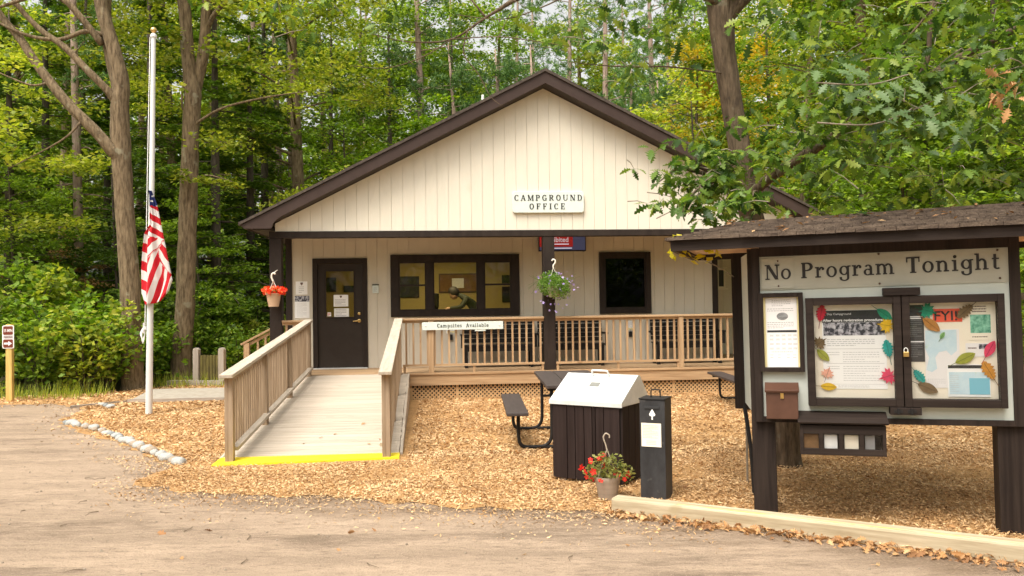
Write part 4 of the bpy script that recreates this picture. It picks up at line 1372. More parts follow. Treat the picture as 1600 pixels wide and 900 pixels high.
# ------------------------------------------------------------------ bin
M['plate'] = mk('dull_plate', (.20, .20, .18), rough=.6)
G = Fr((.385, 8.02, 0), R(-33))
bn = T('trash_bin', 'dark wood clad trash bin with a sloping galvanized steel lid', 'trash bin', G, (.36, .28, 0))
bw, bd, bh = .705, .55, .735
fb, fb2 = MB(), MB()
xs = [0, .145, .235, .30, .40, .50, .565, .64, .705]
xs = [0, .152, .240, .335, .420, .455, .540, bw]
for a, b in zip(xs, xs[1:]):
    fb.box(a + .004, b - .004, -.018, .0, .035, bh)
    fb2.box(a + .004, b - .004, bd, bd + .018, .035, bh)
bn.part('front_boards', fb, M['binwood_z'])
bn.part('back_boards', fb2, M['binwood_z'])
sbm, sbl = MB(), MB()
ys = [.0, .14, .28, .41, bd]
for a, b in zip(ys, ys[1:]):
    sbm.box(bw, bw + .018, a + .004, b - .004, .035, bh)
    sbl.box(-.018, 0, a + .004, b - .004, .035, bh)
bn.part('side_boards', sbm, M['binwood_z'])
bn.part('side_boards', sbl, M['binwood_z'])
bn.part('inner_box', MB().box(.002, bw - .002, .002, bd - .002, .03, bh - .01), M['dark'])
bn.part('skid', MB().box(.05, .12, .0, bd, 0, .05), M['grey_y'])
bn.part('skid', MB().box(bw - .10, bw - .02, .0, bd + .06, 0, .045), M['grey_y'])
e = .028
lid = MB().prism([(-e, bh + .002), (bd + e, bh + .002), (bd + e, bh + .045), (bd * .70, bh + .262), (bd * .62, bh + .268), (-e, bh + .045)], -e, bw + e, 'x')
ld = bn.part('lid', lid, M['steel'], bevel=.006)
sl = (.268 - .045) / (bd * .62 + e)
def onlid(x, t, up=0.0):
    y = -e + t * (bd * .62 + e)
    return (x, y - sl * up, bh + .045 + t * .223 + up)
bn.part('label_plate', MB().add([onlid(.30, .52, .002), onlid(.40, .52, .002), onlid(.40, .66, .002), onlid(.30, .66, .002), onlid(.30, .52, .004), onlid(.40, .52, .004), onlid(.40, .66, .004), onlid(.30, .66, .004)], [(3, 2, 1, 0), (4, 5, 6, 7), (0, 1, 5, 4), (1, 2, 6, 5), (2, 3, 7, 6), (3, 0, 4, 7)]), M['plate'], ld)
bn.part('handle', MB().tube(smooth_pts([onlid(.275, .92, .0), onlid(.275, .90, .045), onlid(.295, .90, .058), onlid(.425, .90, .058), onlid(.445, .90, .045), onlid(.445, .92, .0)], 4), .0095, 8), M['alu'], ld, smooth=True)
bn.part('lid_lip', MB().box(-e - .004, bw + e + .004, -e - .006, -e - .001, bh - .002, bh + .040), M['steel'], ld)

# ------------------------------------------------------------------ donation post
D = Fr((1.08, 7.17, 0), R(-25))
dn = T('fee_post', 'square black metal fee post with slot, white arrow and white instruction plate', 'fee post', D, (.11, .11, 0))
M['feepost'] = mk('worn_black_post', (.022, .021, .022), (.045, .045, .048), sc=(7, 7, 3), rough=.5, spec=.3, bump=.2, bsc=(40, 40, 40), bdist=.002, speck=(11, (.075, .07, .068), .66))
dn.part('body', MB().box(0, .222, 0, .222, 0, .855), M['feepost'], bevel=.004)
dn.part('cap', MB().box(-.006, .228, -.006, .228, .857, .872), M['black'], bevel=.004)
dn.part('slot', MB().box(.045, .175, -.008, -.001, .785, .805), M['ink'])
dn.part('arrow', MB().prism([(.085, .735), (.112, .782), (.140, .735), (.134, .722), (.118, .719), (.118, .69), (.106, .69), (.106, .719), (.092, .722)], -.003, -.0005), M['paper'])
pt = dn.part('plate', MB().box(.016, .188, -.004, -.0005, .46, .66), M['cream'])
tl = MB()
textlines(tl, .03, .175, .645, .53, -.0042, 9, .004, fill=.9)
textlines(tl, .06, .15, .515, .475, -.0042, 3, .004, fill=.9)
dn.part('print', tl, M['grey'], pt)
dn.part('handle', MB().tube(smooth_pts([(.075, .11, .872), (.075, .11, .925), (.085, .11, .935), (.145, .11, .935), (.155, .11, .925), (.155, .11, .872)], 3), .006, 7), M['black'])

# ------------------------------------------------------------------ notice kiosk
ki = T('notice_kiosk', 'large brown roofed notice kiosk reading No Program Tonight', 'kiosk', K, (.86, .2, 0))
for a in (-.075, 1.615):
    ki.part('post', MB().box(a, a + .175, .0, .165, -.02, 2.10), M['brownwood_z'], bevel=.006)
ki.part('back_post', MB().box(-.245, -.10, .88, .97, .745, 2.12), M['brownwood_z'])
ki.part('conduit', MB().tube(smooth_pts([(-.10, .80, 0), (-.12, .82, .4), (-.17, .9, .8)], 4), .018, 8), M['black'])
ki.part('back_post', MB().box(1.84, 1.95, .88, .97, 0, 2.12), M['brownwood_z'])
ki.part('board', MB().box(-.02, 1.745, -.022, -.002, .80, 2.08), M['kioskwhite'])
wp = MB().add([(-.05, .03, .80), (-.16, .90, .80), (-.16, .90, 2.08), (-.05, .03, 2.08), (-.03, .03, .80), (-.14, .90, .80), (-.14, .90, 2.08), (-.03, .03, 2.08)], [(0, 1, 2, 3), (7, 6, 5, 4), (0, 4, 5, 1), (3, 2, 6, 7), (0, 3, 7, 4), (1, 5, 6, 2)])
ki.part('side_board', wp, M['kioskwhite'])
fr_ = MB().box(-.042, .018, -.048, -.001, .76, 2.10).box(1.718, 1.785, -.048, -.001, .76, 2.12).box(.018, 1.718, -.048, -.003, .76, .802).box(.018, 1.718, -.046, -.003, 2.032, 2.11)
ki.part('frame', fr_, M['brownwood_z'], bevel=.003)
tp = MB().prism([(.02, 1.772), (1.717, 1.786), (1.717, 2.031), (.02, 2.031)], -.030, -.023)
tb = ki.part('title_board', tp, M['titleboard'])
np_ = ki.part('title_panel', MB().prism([(.035, 1.783), (.268, 1.785), (.268, 2.018), (.035, 2.016)], -.037, -.031), M['titleboard'])
ki.part('lettering', lettering('No', .056, .252, 1.852, .115, -.037, slope=.018), M['letter'], np_)
ki.part('lettering', lettering('Program Tonight', .318, 1.665, 1.856, .118, -.030, slope=.018), M['letter'], tb)
sw = MB()
for u, z in ((.155, 1.995), (.155, 1.803), (.87, 1.80), (.87, 2.02), (1.66, 1.815), (1.65, 2.015)):
    sw.ball((u, -.034, z), .008, 8, 6)
ki.part('screw', sw, M['boxbrown'])
# cabinet doors
for (a, b), lb in (((.345, 1.000), 'left'), ((1.006, 1.669), 'right')):
    d = MB()
    c0 = a + (.055 if lb == 'left' else .052)
    c1 = b - (.052 if lb == 'left' else .045)
    d.box(a, c0, -.105, -.024, .895, 1.705).box(c1, b, -.105, -.024, .895, 1.705).box(c0, c1, -.105, -.024, .895, .952).box(c0, c1, -.105, -.024, 1.648, 1.705)
    dd = ki.part('cabinet_door', d, M['brownwood_x'], bevel=.004)
    ki.part('backing', MB().box(c0, c1, -.032, -.0235, .952, 1.648), M['cream'], dd)
    ki.part('glass', MB().box(c0 + .001, c1 - .001, -.088, -.084, .953, 1.647), M['glassclear'], dd)
ki.part('latch_block', MB().box(.885, 1.130, -.118, -.024, 1.708, 1.765), M['brownwood_x'], bevel=.004)
ki.part('hinge_block', MB().box(.905, 1.115, -.112, -.024, .838, .892), M['brownwood_x'], bevel=.004)
hgm = MB()
for u in (.96, 1.05):
    hgm.tube([(u, -.116, .845), (u, -.116, .885)], .010, 8)
    hgm.box(u - .03, u + .03, -.1155, -.1125, .855, .875)
ki.part('hinge', hgm, M['black'])
lk = T('padlock', 'small brass padlock between the two kiosk cabinet doors', 'padlock', K, (1.022, -.115, 1.27))
lk.part('body', MB().box(1.003, 1.041, -.128, -.106, 1.262, 1.298), M['brass'], bevel=.003)
lk.part('shackle', MB().tube(smooth_pts([(1.010, -.117, 1.298), (1.010, -.117, 1.315), (1.022, -.117, 1.327), (1.034, -.117, 1.315), (1.034, -.117, 1.298)], 3), .0035, 6), M['steel'])
# notice case on the left
nc = ki.part('notice_case', ring(MB(), .004, .328, 1.146, 1.750, .034, -.075, -.023), M['brownwood_z'], bevel=.003)
ki.part('backing', MB().box(.038, .294, -.030, -.0235, 1.180, 1.716), M['yellowpaper'], nc)
pz = -.031
oval = MB().prism([(.176 + .042 * math.cos(R(a)), 1.570 + .029 * math.sin(R(a))) for a in range(0, 360, 20)], pz - .0035, pz - .002)
pr = textlines(MB(), .10, .255, 1.70, 1.645, pz - .002, 4, .004)
textlines(pr, .065, .28, 1.635, 1.605, pz - .002, 2, .004)
textlines(pr, .065, .28, 1.53, 1.475, pz - .002, 4, .004)
for z in (1.425, 1.395, 1.36, 1.325):
    for u in (.08, .125, .168, .212, .25):
        textlines(pr, u, u + .03, z + .006, z - .01, pz - .002, 2, .004)
textlines(pr, .09, .26, 1.305, 1.29, pz - .002, 1, .004)
for z in (1.275, 1.255):
    for u in (.08, .135, .20, .245):
        textlines(pr, u, u + .025, z + .004, z - .006, pz - .002, 1, .004)
notice('notice', 'tall white notice with grey oval picture and black band, in the narrow kiosk case', K, .055, .282, 1.175, 1.712, pz, [('picture', oval, 'photogrey'), ('band', MB().box(.062, .277, pz - .0035, pz - .002, 1.447, 1.464), 'ink'), ('print', pr, 'grey')], 'paperpink')
# left cabinet poster
py_ = -.0335
pr2 = textlines(MB(), .49, .86, 1.395, 1.335, py_ - .002, 4, .005)
for z0, n, hd_ in ((1.30, 5, .55), (1.195, 7, .5)):
    textlines(pr2, .49, .585, z0, z0 - .035, py_ - .002, 2, .005)
    textlines(pr2, .60, .87, z0, z0 - n * .0175, py_ - .002, n, .004, fill=.93)
pr2.box(.48, .885, py_ - .0026, py_ - .002, 1.316, 1.319).box(.48, .885, py_ - .0026, py_ - .002, 1.207, 1.210).box(.48, .885, py_ - .0026, py_ - .002, 1.052, 1.054)
textlines(pr2, .56, .80, 1.045, 1.028, py_ - .002, 2, .003)
hdr = MB().box(.462, .90, py_ - .003, py_ - .002, 1.515, 1.605)
wd = sans('After hours registration procedures', .466, 1.523, .020, py_ - .0032, .425, .0006, .0004)
w2_ = sans('Day Campground', .495, 1.573, .0155, py_ - .0032, .17, .0, .0004)
wd.add(w2_.v, w2_.f)
notice('poster', 'white poster headed After hours registration procedures in the left kiosk cabinet', K, .46, .902, 1.018, 1.607, py_, [('header', hdr, 'ink'), ('photo', MB().box(.468, .895, py_ - .003, py_ - .002, 1.418, 1.514), 'photo'), ('words', wd, 'paper'), ('print', pr2, 'lgrey')], 'paper', 'poster')
# right cabinet posters
pa = T('leaflet', 'dark grey leaflet column at the left edge of the right kiosk cabinet', 'leaflet', K, (1.115, py_, 1.22))
pa.part('sheet', MB().box(1.06, 1.158, py_ - .002, py_, 1.22, 1.635), mk('leaflet_grey', (.055, .052, .05), rough=.6))
pp = textlines(MB(), 1.065, 1.152, 1.53, 1.40, py_ - .002, 9, .003)
textlines(pp, 1.065, 1.152, 1.36, 1.25, py_ - .002, 8, .003)
pa.part('print', pp, M['grey'])
pa.part('heading', MB().box(1.064, 1.15, py_ - .0036, py_ - .002, 1.545, 1.553).box(1.064, 1.14, py_ - .0036, py_ - .002, 1.533, 1.540).box(1.064, 1.155, py_ - .0036, py_ - .002, 1.362, 1.371), M['paper'])
mpm = MB()
for a in range(0, 360, 360):
    mpm.prism([(1.165, 1.445), (1.368, 1.450), (1.368, 1.30), (1.33, 1.265), (1.30, 1.30), (1.25, 1.29), (1.225, 1.25), (1.235, 1.17), (1.20, 1.145), (1.165, 1.16), (1.185, 1.25), (1.16, 1.32)], py_ - .0035, py_ - .002)
notice('map_sheet', 'white sheet with pale blue lake map in the middle of the right kiosk cabinet', K, 1.160, 1.385, 1.030, 1.455, py_, [('map', mpm, 'mapblue'), ('print', textlines(MB(), 1.17, 1.30, 1.10, 1.045, py_ - .002, 4, .003), 'lgrey')], 'paperpink', 'map')
fy = T('banner', 'red banner reading FYI! at the top of the right kiosk cabinet', 'banner', K, (1.31, py_, 1.505))
fy.part('sheet', MB().box(1.218, 1.41, py_ - .002, py_, 1.508, 1.603), M['redbox'])
fy.part('words', sans('FYI!', 1.222, 1.520, .070, py_ - .003, .155, .001, .0005), M['ink'])
notice('leaflet', 'white leaflet with green photograph in the top right of the right kiosk cabinet', K, 1.45, 1.60, 1.375, 1.635, py_, [('photo', MB().box(1.46, 1.59, py_ - .0035, py_ - .002, 1.425, 1.557), 'photog'), ('print', textlines(textlines(MB(), 1.475, 1.575, 1.625, 1.570, py_ - .002, 3, .008), 1.47, 1.58, 1.405, 1.39, py_ - .002, 1, .007), 'shield')], 'cream', 'leaflet')
notice('leaflet', 'pale pink slip under the green photo leaflet in the right kiosk cabinet', K, 1.425, 1.60, 1.255, 1.352, py_, [('photo', MB().box(1.51, 1.58, py_ - .0035, py_ - .002, 1.31, 1.345), 'photo'), ('print', textlines(MB(), 1.44, 1.50, 1.325, 1.31, py_ - .002, 1, .009), 'shield')], 'paperpink', 'leaflet')
notice('map_sheet', 'white map sheet with black top bar and blue box, low in the right kiosk cabinet', K, 1.30, 1.575, .968, 1.200, py_ - .004, [('bar', MB().box(1.305, 1.545, py_ - .0075, py_ - .006, 1.172, 1.195), 'ink'), ('map', MB().box(1.31, 1.555, py_ - .0070, py_ - .006, .985, 1.145), 'mapblue'), ('blue_box', MB().box(1.440, 1.57, py_ - .0085, py_ - .0072, .985, 1.102), 'bluebox'), ('print', textlines(MB(), 1.315, 1.38, 1.13, 1.0, py_ - .0074, 9, .003), 'lgrey')], 'paper', 'map')

# cut paper leaves
def leaf_poly(kind):
    if kind == 'oval':
        ts = np.linspace(0, 1, 13)
        h = [(t, .24 * math.sin(math.pi * t) ** .8) for t in ts]
    elif kind == 'oak':
        h = [(0, .01), (.1, .03), (.16, .14), (.24, .12), (.28, .22), (.36, .15), (.42, .27), (.52, .17), (.58, .30), (.68, .18), (.75, .25), (.84, .12), (.92, .13), (1, .01)]
    else:   # maple
        pts = []
        for a, r in ((-90, .14), (-60, .40), (-42, .20), (-20, .46), (-5, .34), (8, .52), (25, .30), (42, .50), (55, .34), (70, .42), (80, .38), (90, .62)):
            pts.append((.42 + r * math.sin(R(a)), r * math.cos(R(a))))
        h = [(p[0], max(0.005, p[1])) for p in pts]
    return [(x, y) for x, y in h] + [(x, -y) for x, y in reversed(h)]
def paper_leaf(color, label, u, z, L, ang, kind, colname):
    y = py_ - .012
    ca, sa = math.cos(R(ang)), math.sin(R(ang))
    pts = [(u + ((x - .5) * ca - w * sa) * L, z + ((x - .5) * sa + w * ca) * L) for x, w in leaf_poly(kind)]
    m = M.get('pl_' + colname) or mk('paper_leaf_' + colname, color, tuple(c * .75 for c in color), sc=(40, 40, 40), rough=.7)
    M['pl_' + colname] = m
    t = T('paper_leaf', label, 'paper leaf', K, (u, y, z), 'cut paper leaves in the kiosk cabinets')
    t.part('blade', MB().prism(pts, y - .001, y), m)
    v = MB()
    d = lambda x, w: (u + ((x - .5) * ca - w * sa) * L, z + ((x - .5) * sa + w * ca) * L)
    a, b = d(-.35 if kind != 'maple' else -.2, 0), d(.9, 0)
    v.beam((a[0], y - .0018, a[1]), (b[0], y - .0018, b[1]), .0011, .0035, up=(0, 0, 1) if abs(ca) > .5 else (1, 0, 0))
    t.part('midrib', v, M['pl_' + colname + '_d'] if 'pl_' + colname + '_d' in M else mk('paper_leaf_rib_' + colname, tuple(c * .4 for c in color)))
for a in [((.62, .02, .05), 'red oak shaped paper leaf at the top left of the left cabinet', .455, 1.585, .135, 80, 'oak', 'red'),
          ((.02, .30, .17), 'plain green oval paper leaf at the top right of the left cabinet', .895, 1.572, .13, -38, 'oval', 'green'),
          ((.80, .50, .02), 'yellow maple paper leaf under the green one in the left cabinet', .905, 1.49, .125, 170, 'maple', 'yellow'),
          ((.20, .13, .06), 'brown maple paper leaf on the left edge of the left cabinet', .440, 1.365, .11, 35, 'maple', 'brown'),
          ((.34, .36, .04), 'olive oval paper leaf below the brown one in the left cabinet', .460, 1.272, .125, -45, 'oval', 'olive'),
          ((.02, .36, .32), 'teal oak shaped paper leaf on the right edge of the left cabinet', .910, 1.315, .14, 100, 'oak', 'teal'),
          ((.84, .42, .30), 'pale peach maple paper leaf low on the left of the left cabinet', .487, 1.135, .10, 70, 'maple', 'peach'),
          ((.80, .48, .03), 'yellow oval paper leaf in the bottom left corner of the left cabinet', .492, 1.035, .118, -4, 'oval', 'yellow'),
          ((.78, .06, .14), 'pink red maple paper leaf low on the right of the left cabinet', .905, 1.115, .13, 200, 'maple', 'pink'),
          ((.02, .28, .17), 'dark green maple paper leaf at the top left of the right cabinet', 1.182, 1.592, .13, -20, 'maple', 'green'),
          ((.50, .22, .05), 'orange brown oval paper leaf beside the red banner', 1.205, 1.490, .15, -42, 'oval', 'orange'),
          ((.16, .10, .06), 'dark brown oak shaped paper leaf over the end of the red banner', 1.430, 1.585, .145, 222, 'oak', 'brown'),
          ((.22, .46, .14), 'tiny green paper leaf on the lake map', 1.275, 1.410, .06, 60, 'oval', 'lime'),
          ((.76, .04, .13), 'pink oval paper leaf at the right edge of the right cabinet', 1.578, 1.310, .135, 62, 'oval', 'pink'),
          ((.34, .36, .04), 'olive oval paper leaf right of the lake map', 1.418, 1.245, .15, 28, 'oval', 'olive'),
          ((.62, .27, .03), 'orange oak shaped paper leaf at the lower right of the right cabinet', 1.566, 1.155, .155, 118, 'oak', 'amber'),
          ((.02, .38, .34), 'teal oak shaped paper leaf at the lower left of the right cabinet', 1.112, 1.120, .12, -52, 'oak', 'teal'),
          ((.20, .13, .06), 'brown oval paper leaf in the bottom left of the right cabinet', 1.168, 1.030, .15, -25, 'oval', 'brown')]:
    paper_leaf(*a)
# drop box and brochure rack
dx = T('drop_box', 'small brown metal drop box with a brass lock on the lower left of the kiosk', 'drop box', K, (.155, -.05, .80))
dx.part('body', MB().box(.040, .270, -.165, -.050, .80, 1.02), M['boxbrown'], bevel=.004)
lb_ = dx.part('lid', MB().prism([(-.180, 1.000), (-.045, 1.05), (-.045, 1.066), (-.185, 1.018)], .032, .278, 'x'), M['boxbrown'], bevel=.003)
dx.part('lock', MB().box(.145, .168, -.172, -.1665, .955, .995).tube([(.156, -.174, .965), (.156, -.178, .965)], .007, 8), M['brass'])
bx_ = T('brochure_rack', 'brown brochure rack with four glazed pockets under the kiosk board', 'brochure rack', K, (.57, -.08, .54))
bx_.part('lid', MB().prism([(-.215, .775), (-.035, .835), (-.035, .852), (-.222, .79)], .262, .882, 'x'), M['brownwood_x'], bevel=.003)
rk = MB().box(.275, .865, -.075, -.050, .545, .77).box(.275, .300, -.19, -.075, .545, .765).box(.840, .865, -.19, -.075, .545, .765).box(.300, .840, -.19, -.075, .545, .565)
rk.box(.300, .840, -.19, -.165, .565, .592).box(.300, .840, -.19, -.165, .700, .765)
for u in (.408, .545, .685):
    rk.box(u, u + .03, -.19, -.076, .592, .700)
bx_.part('case', rk, M['brownwood_x'], bevel=.002)
for a, b in ((.300, .408), (.438, .545), (.575, .685), (.715, .840)):
    bx_.part('pocket_window', MB().box(a + .001, b - .001, -.172, -.169, .593, .699), M['glassclear'])
for (u0, u1, m, lb) in ((.303, .405, 'corkboard', 'brown brochure stack in the first pocket of the rack'), (.445, .535, 'paper', 'white brochure stack in the second pocket of the rack'), (.585, .68, 'cream', 'cream brochure stack in the third pocket of the rack'), (.725, .79, 'grey', 'grey brochure stack in the fourth pocket of the rack')):
    s = MB()
    for i in range(5):
        s.box(u0 + .002 * i, u1 - .003 * (i % 2), -.155 + i * .013, -.146 + i * .013, .567, .69 - .003 * (i % 3))
    solo('brochures', lb, 'brochures', K, ((u0 + u1) / 2, -.12, .567), s, M[m], 'brochures in the kiosk rack')
# kiosk roof: low hip
EU0, EU1, EV0, EV1, RZ0, RZ1 = -.64, 2.55, -.36, 1.32, 2.168, 2.385
ra, rb_ = (-.13, .48), (2.05, .48)
rfm = MB()
rg = random.Random(5)
nC = 9
for side in ('front', 'back', 'left', 'right'):
    def edge(t):
        if side == 'front':
            return (EU0 + (ra[0] - EU0) * t, EV0 + (ra[1] - EV0) * t), (EU1 + (rb_[0] - EU1) * t, EV0 + (rb_[1] - EV0) * t), (0, -1)
        if side == 'back':
            return (EU1 + (rb_[0] - EU1) * t, EV1 + (rb_[1] - EV1) * t), (EU0 + (ra[0] - EU0) * t, EV1 + (ra[1] - EV1) * t), (0, 1)
        if side == 'left':
            return (EU0 + (ra[0] - EU0) * t, EV1 + (ra[1] - EV1) * t), (EU0 + (ra[0] - EU0) * t, EV0 + (ra[1] - EV0) * t), (-1, 0)
        return (EU1 + (rb_[0] - EU1) * t, EV0 + (rb_[1] - EV0) * t), (EU1 + (rb_[0] - EU1) * t, EV1 + (rb_[1] - EV1) * t), (1, 0)
    for c in range(nC):
        t0, t1 = c / nC, min(1, (c + 1.35) / nC)
        A, Bq, nrm = edge(t0)
        C, Dq, _ = edge(t1)
        n = max(3, int(math.hypot(Bq[0] - A[0], Bq[1] - A[1]) / .13))
        for i in range(n):
            f0, f1 = i / n + .0006, (i + 1) / n - .0006
            j = rg.uniform(-.007, .007)
            L = lambda P, Q, f, o=0: (P[0] + (Q[0] - P[0]) * f + nrm[0] * o, P[1] + (Q[1] - P[1]) * f + nrm[1] * o)
            zb0 = RZ0 + (RZ1 - RZ0) * t0 + .012 + rg.uniform(0, .004)
            zt1 = RZ0 + (RZ1 - RZ0) * t1 + .004
            a, b = L(A, Bq, f0, .015 + j), L(A, Bq, f1, .015 + j)
            d, e2 = L(C, Dq, f0), L(C, Dq, f1)
            rfm.add([(*a, zb0 - .016), (*b, zb0 - .016), (*e2, zt1 - .016), (*d, zt1 - .016), (*a, zb0 + .012), (*b, zb0 + .012), (*e2, zt1), (*d, zt1)], [(3, 2, 1, 0), (4, 5, 6, 7), (0, 1, 5, 4), (1, 2, 6, 5), (2, 3, 7, 6), (3, 0, 4, 7)])
M['shake'] = mk('weathered_shakes', (.05, .034, .025), (.15, .108, .078), sc=(7, 30, 30), rough=.95, bump=.7, bsc=(60, 14, 60), bdist=.01, island=.06, speck=(9, (.26, .19, .13), .68))
rfm.v = [(x, y, z + .018 * (x - 1.7) * min(1, max(0, (z - 2.17) / .2))) for x, y, z in rfm.v]
kr = ki.part('roof', rfm, M['shake'])
fa = MB().box(EU0 + .02, EU1 - .02, EV0 + .02, EV0 + .055, 2.088, RZ0 + .002).box(EU0 + .02, EU1 - .02, EV1 - .055, EV1 - .02, 2.088, RZ0 + .002).box(EU0 + .02, EU0 + .055, EV0 + .056, EV1 - .056, 2.088, RZ0 + .002).box(EU1 - .055, EU1 - .02, EV0 + .056, EV1 - .056, 2.088, RZ0 + .002)
ki.part('fascia', fa, M['brownwood_x'], kr)
ki.part('soffit', MB().box(EU0 + .056, EU1 - .056, EV0 + .056, EV1 - .056, 2.140, 2.150), mk('kiosk_soffit', (.52, .34, .22), (.60, .42, .28), sc=(2, 20, 5), rough=.8), kr)
lit = []
rq = np.random.default_rng(21)
for i in range(70):
    t = rq.uniform(0.05, .95)
    u = rq.uniform(EU0 + .4, EU1 - .4)
    lit.append((u, EV0 + (ra[1] - EV0) * t, RZ0 + (RZ1 - RZ0) * t + .034 + .018 * (u - 1.7) * t))
lit = np.array(lit)
q = leaf_quads(lit, .06, .022, rand_normals(len(lit), rq, .25), rq)
lo = bpy.data.objects.new('roof_litter', quads_mesh('roof_litter', q, M['straw']))
COL.objects.link(lo)
lo.matrix_world = K.m
lo['kind'] = 'stuff'

# ------------------------------------------------------------------ landscape timber and litter
LT = Fr((.77, 6.73, 0), R(-30))
tm_ = T('landscape_timber', 'long pale squared timber edging the dirt in front of the kiosk', 'timber', LT, (0, 0, 0))
tm_.part('beam', MB().box(0, 4.4, 0, .145, -.01, .125), M['timber'], bevel=.018)
M['fadedyellow'] = mk('faded_yellow_paint', (.62, .46, .14), (.56, .47, .33), sc=(5, 30, 30), rough=.75, lo=.42, hi=.6)
tm_.part('paint_line', MB().box(.55, 4.4, .016, .036, .1246, .1268), M['fadedyellow'])

def oak_leaf_template():
    h = [(0, .012), (.10, .03), (.17, .17), (.25, .07), (.33, .27), (.42, .09), (.53, .36), (.63, .11), (.73, .26), (.81, .08), (.89, .14), (1, .01)]
    q = []
    for (a, wa), (b, wb) in zip(h, h[1:]):
        for s in (-1, 1):
            q.append([(a, 0, 0), (b, 0, 0), (b + .04, s * wb, 0), (a + .04, s * wa, 0)] if s > 0 else [(b, 0, 0), (a, 0, 0), (a + .04, s * wa, 0), (b + .04, s * wb, 0)])
    q.append([(-.32, -.012, 0), (-.32, .012, 0), (0, .012, 0), (0, -.012, 0)])
    return np.array(q, float)
OAK = oak_leaf_template()
def lobed(name, P, Ls, D, N, mat, curl=.25, rng=None, fold=.18):
    # one lobed leaf per row: base P, direction D, normal N, length Ls
    D = unit(D)
    N = unit(N - D * np.sum(N * D, 1, keepdims=True))
    S = np.cross(N, D)
    cu = curl * rng.uniform(.3, 1.4, len(P))
    X = OAK[None, :, :, 0]
    Y = OAK[None, :, :, 1]
    Z = fold * np.abs(Y) - cu[:, None, None] * X ** 2
    l = Ls[:, None, None]
    V = P[:, None, None, :] + (X * l)[..., None] * D[:, None, None, :] + (Y * l)[..., None] * S[:, None, None, :] + (Z * l)[..., None] * N[:, None, None, :]
    n, k = V.shape[0], V.shape[1]
    me = bpy.data.meshes.new(name)
    # share vertices inside a leaf so that each leaf is one island
    flat = OAK.reshape(-1, 3)
    keys = {}
    idx = []
    for p in np.round(flat, 5):
        idx.append(keys.setdefault(tuple(p), len(keys)))
    first = {}
    for i, j in enumerate(idx):
        first.setdefault(j, i)
    sel = [first[j] for j in range(len(keys))]
    VV = V.reshape(n, -1, 3)[:, sel, :]
    m = len(sel)
    me.vertices.add(n * m)
    me.vertices.foreach_set('co', VV.reshape(-1).astype(np.float32))
    L = (np.array(idx, dtype=np.int32)[None, :] + (np.arange(n, dtype=np.int32) * m)[:, None]).reshape(-1)
    me.loops.add(len(L))
    me.loops.foreach_set('vertex_index', L)
    me.polygons.add(n * k)
    me.polygons.foreach_set('loop_start', np.arange(0, n * k * 4, 4, dtype=np.int32))
    me.polygons.foreach_set('loop_total', np.full(n * k, 4, dtype=np.int32))
    me.update(calc_edges=True)
    me.materials.append(mat)
    return me
rq = np.random.default_rng(33)
n = 560
t = rq.uniform(0, 4.4, n)
off = -np.abs(rq.normal(0, .075, n)) - .015 - .10 * np.clip((t - 1.5) / 3, 0, 1) * rq.uniform(0, 1, n)
c, s = math.cos(R(-30)), math.sin(R(-30))
P = np.stack([.77 + t * c - off * s, 6.73 + t * s + off * c, rq.uniform(.012, .05, n) * np.exp(-np.abs(off) * 2)], 1)
n2 = 60
P2 = np.stack([rq.uniform(-5, 3.2, n2), rq.uniform(5.2, 12.5, n2), np.full(n2, .016)], 1)
n3 = 260
P3 = np.stack([rq.uniform(-14, -7.8, n3), rq.uniform(14.6, 16.4, n3), np.full(n3, .03)], 1)
u2, v2 = to_b(P2)
P2 = P2[(~((u2 > -4.4) & (u2 < -2.2) & (v2 > -5.9))) & (P2[:, 0] > (P2[:, 1] - 9.3) * -.98 - 9)]
n4 = 240
P4 = np.stack([rq.uniform(-3.5, 5, n4), rq.uniform(5.6, 14.5, n4), np.full(n4, .036)], 1)
P4 = P4[in_poly(P4[:, :2], MULCH) & free(P4)]
P = np.concatenate([P, P2, P3, P4])
az = rq.uniform(0, 2 * np.pi, len(P))
Dv = np.stack([np.cos(az), np.sin(az), rq.normal(0, .12, len(P))], 1)
lv = lobed('fallen_leaves', P, rq.uniform(.032, .082, len(P)), Dv, rand_normals(len(P), rq, .6), M['straw'], .55, rq, .45)
lo = bpy.data.objects.new('fallen_leaves', lv)
COL.objects.link(lo)
lo['kind'] = 'stuff'
# leaves on the ramp
P = np.array([B.w((u, v, RZ(v) + .012)) for u, v in ((-3.3, -4.6), (-3.15, -4.45), (-2.62, -4.75), (-2.60, -5.05), (-2.75, -4.95), (-2.85, -3.9), (-3.5, -4.9))])
az = rq.uniform(0, 6.28, len(P))
lo = bpy.data.objects.new('ramp_leaves', lobed('ramp_leaves', P, rq.uniform(.05, .08, len(P)), np.stack([np.cos(az), np.sin(az), 0 * az], 1), rand_normals(len(P), rq, .3), M['straw'], .3, rq, .3))
COL.objects.link(lo)
lo['kind'] = 'stuff'
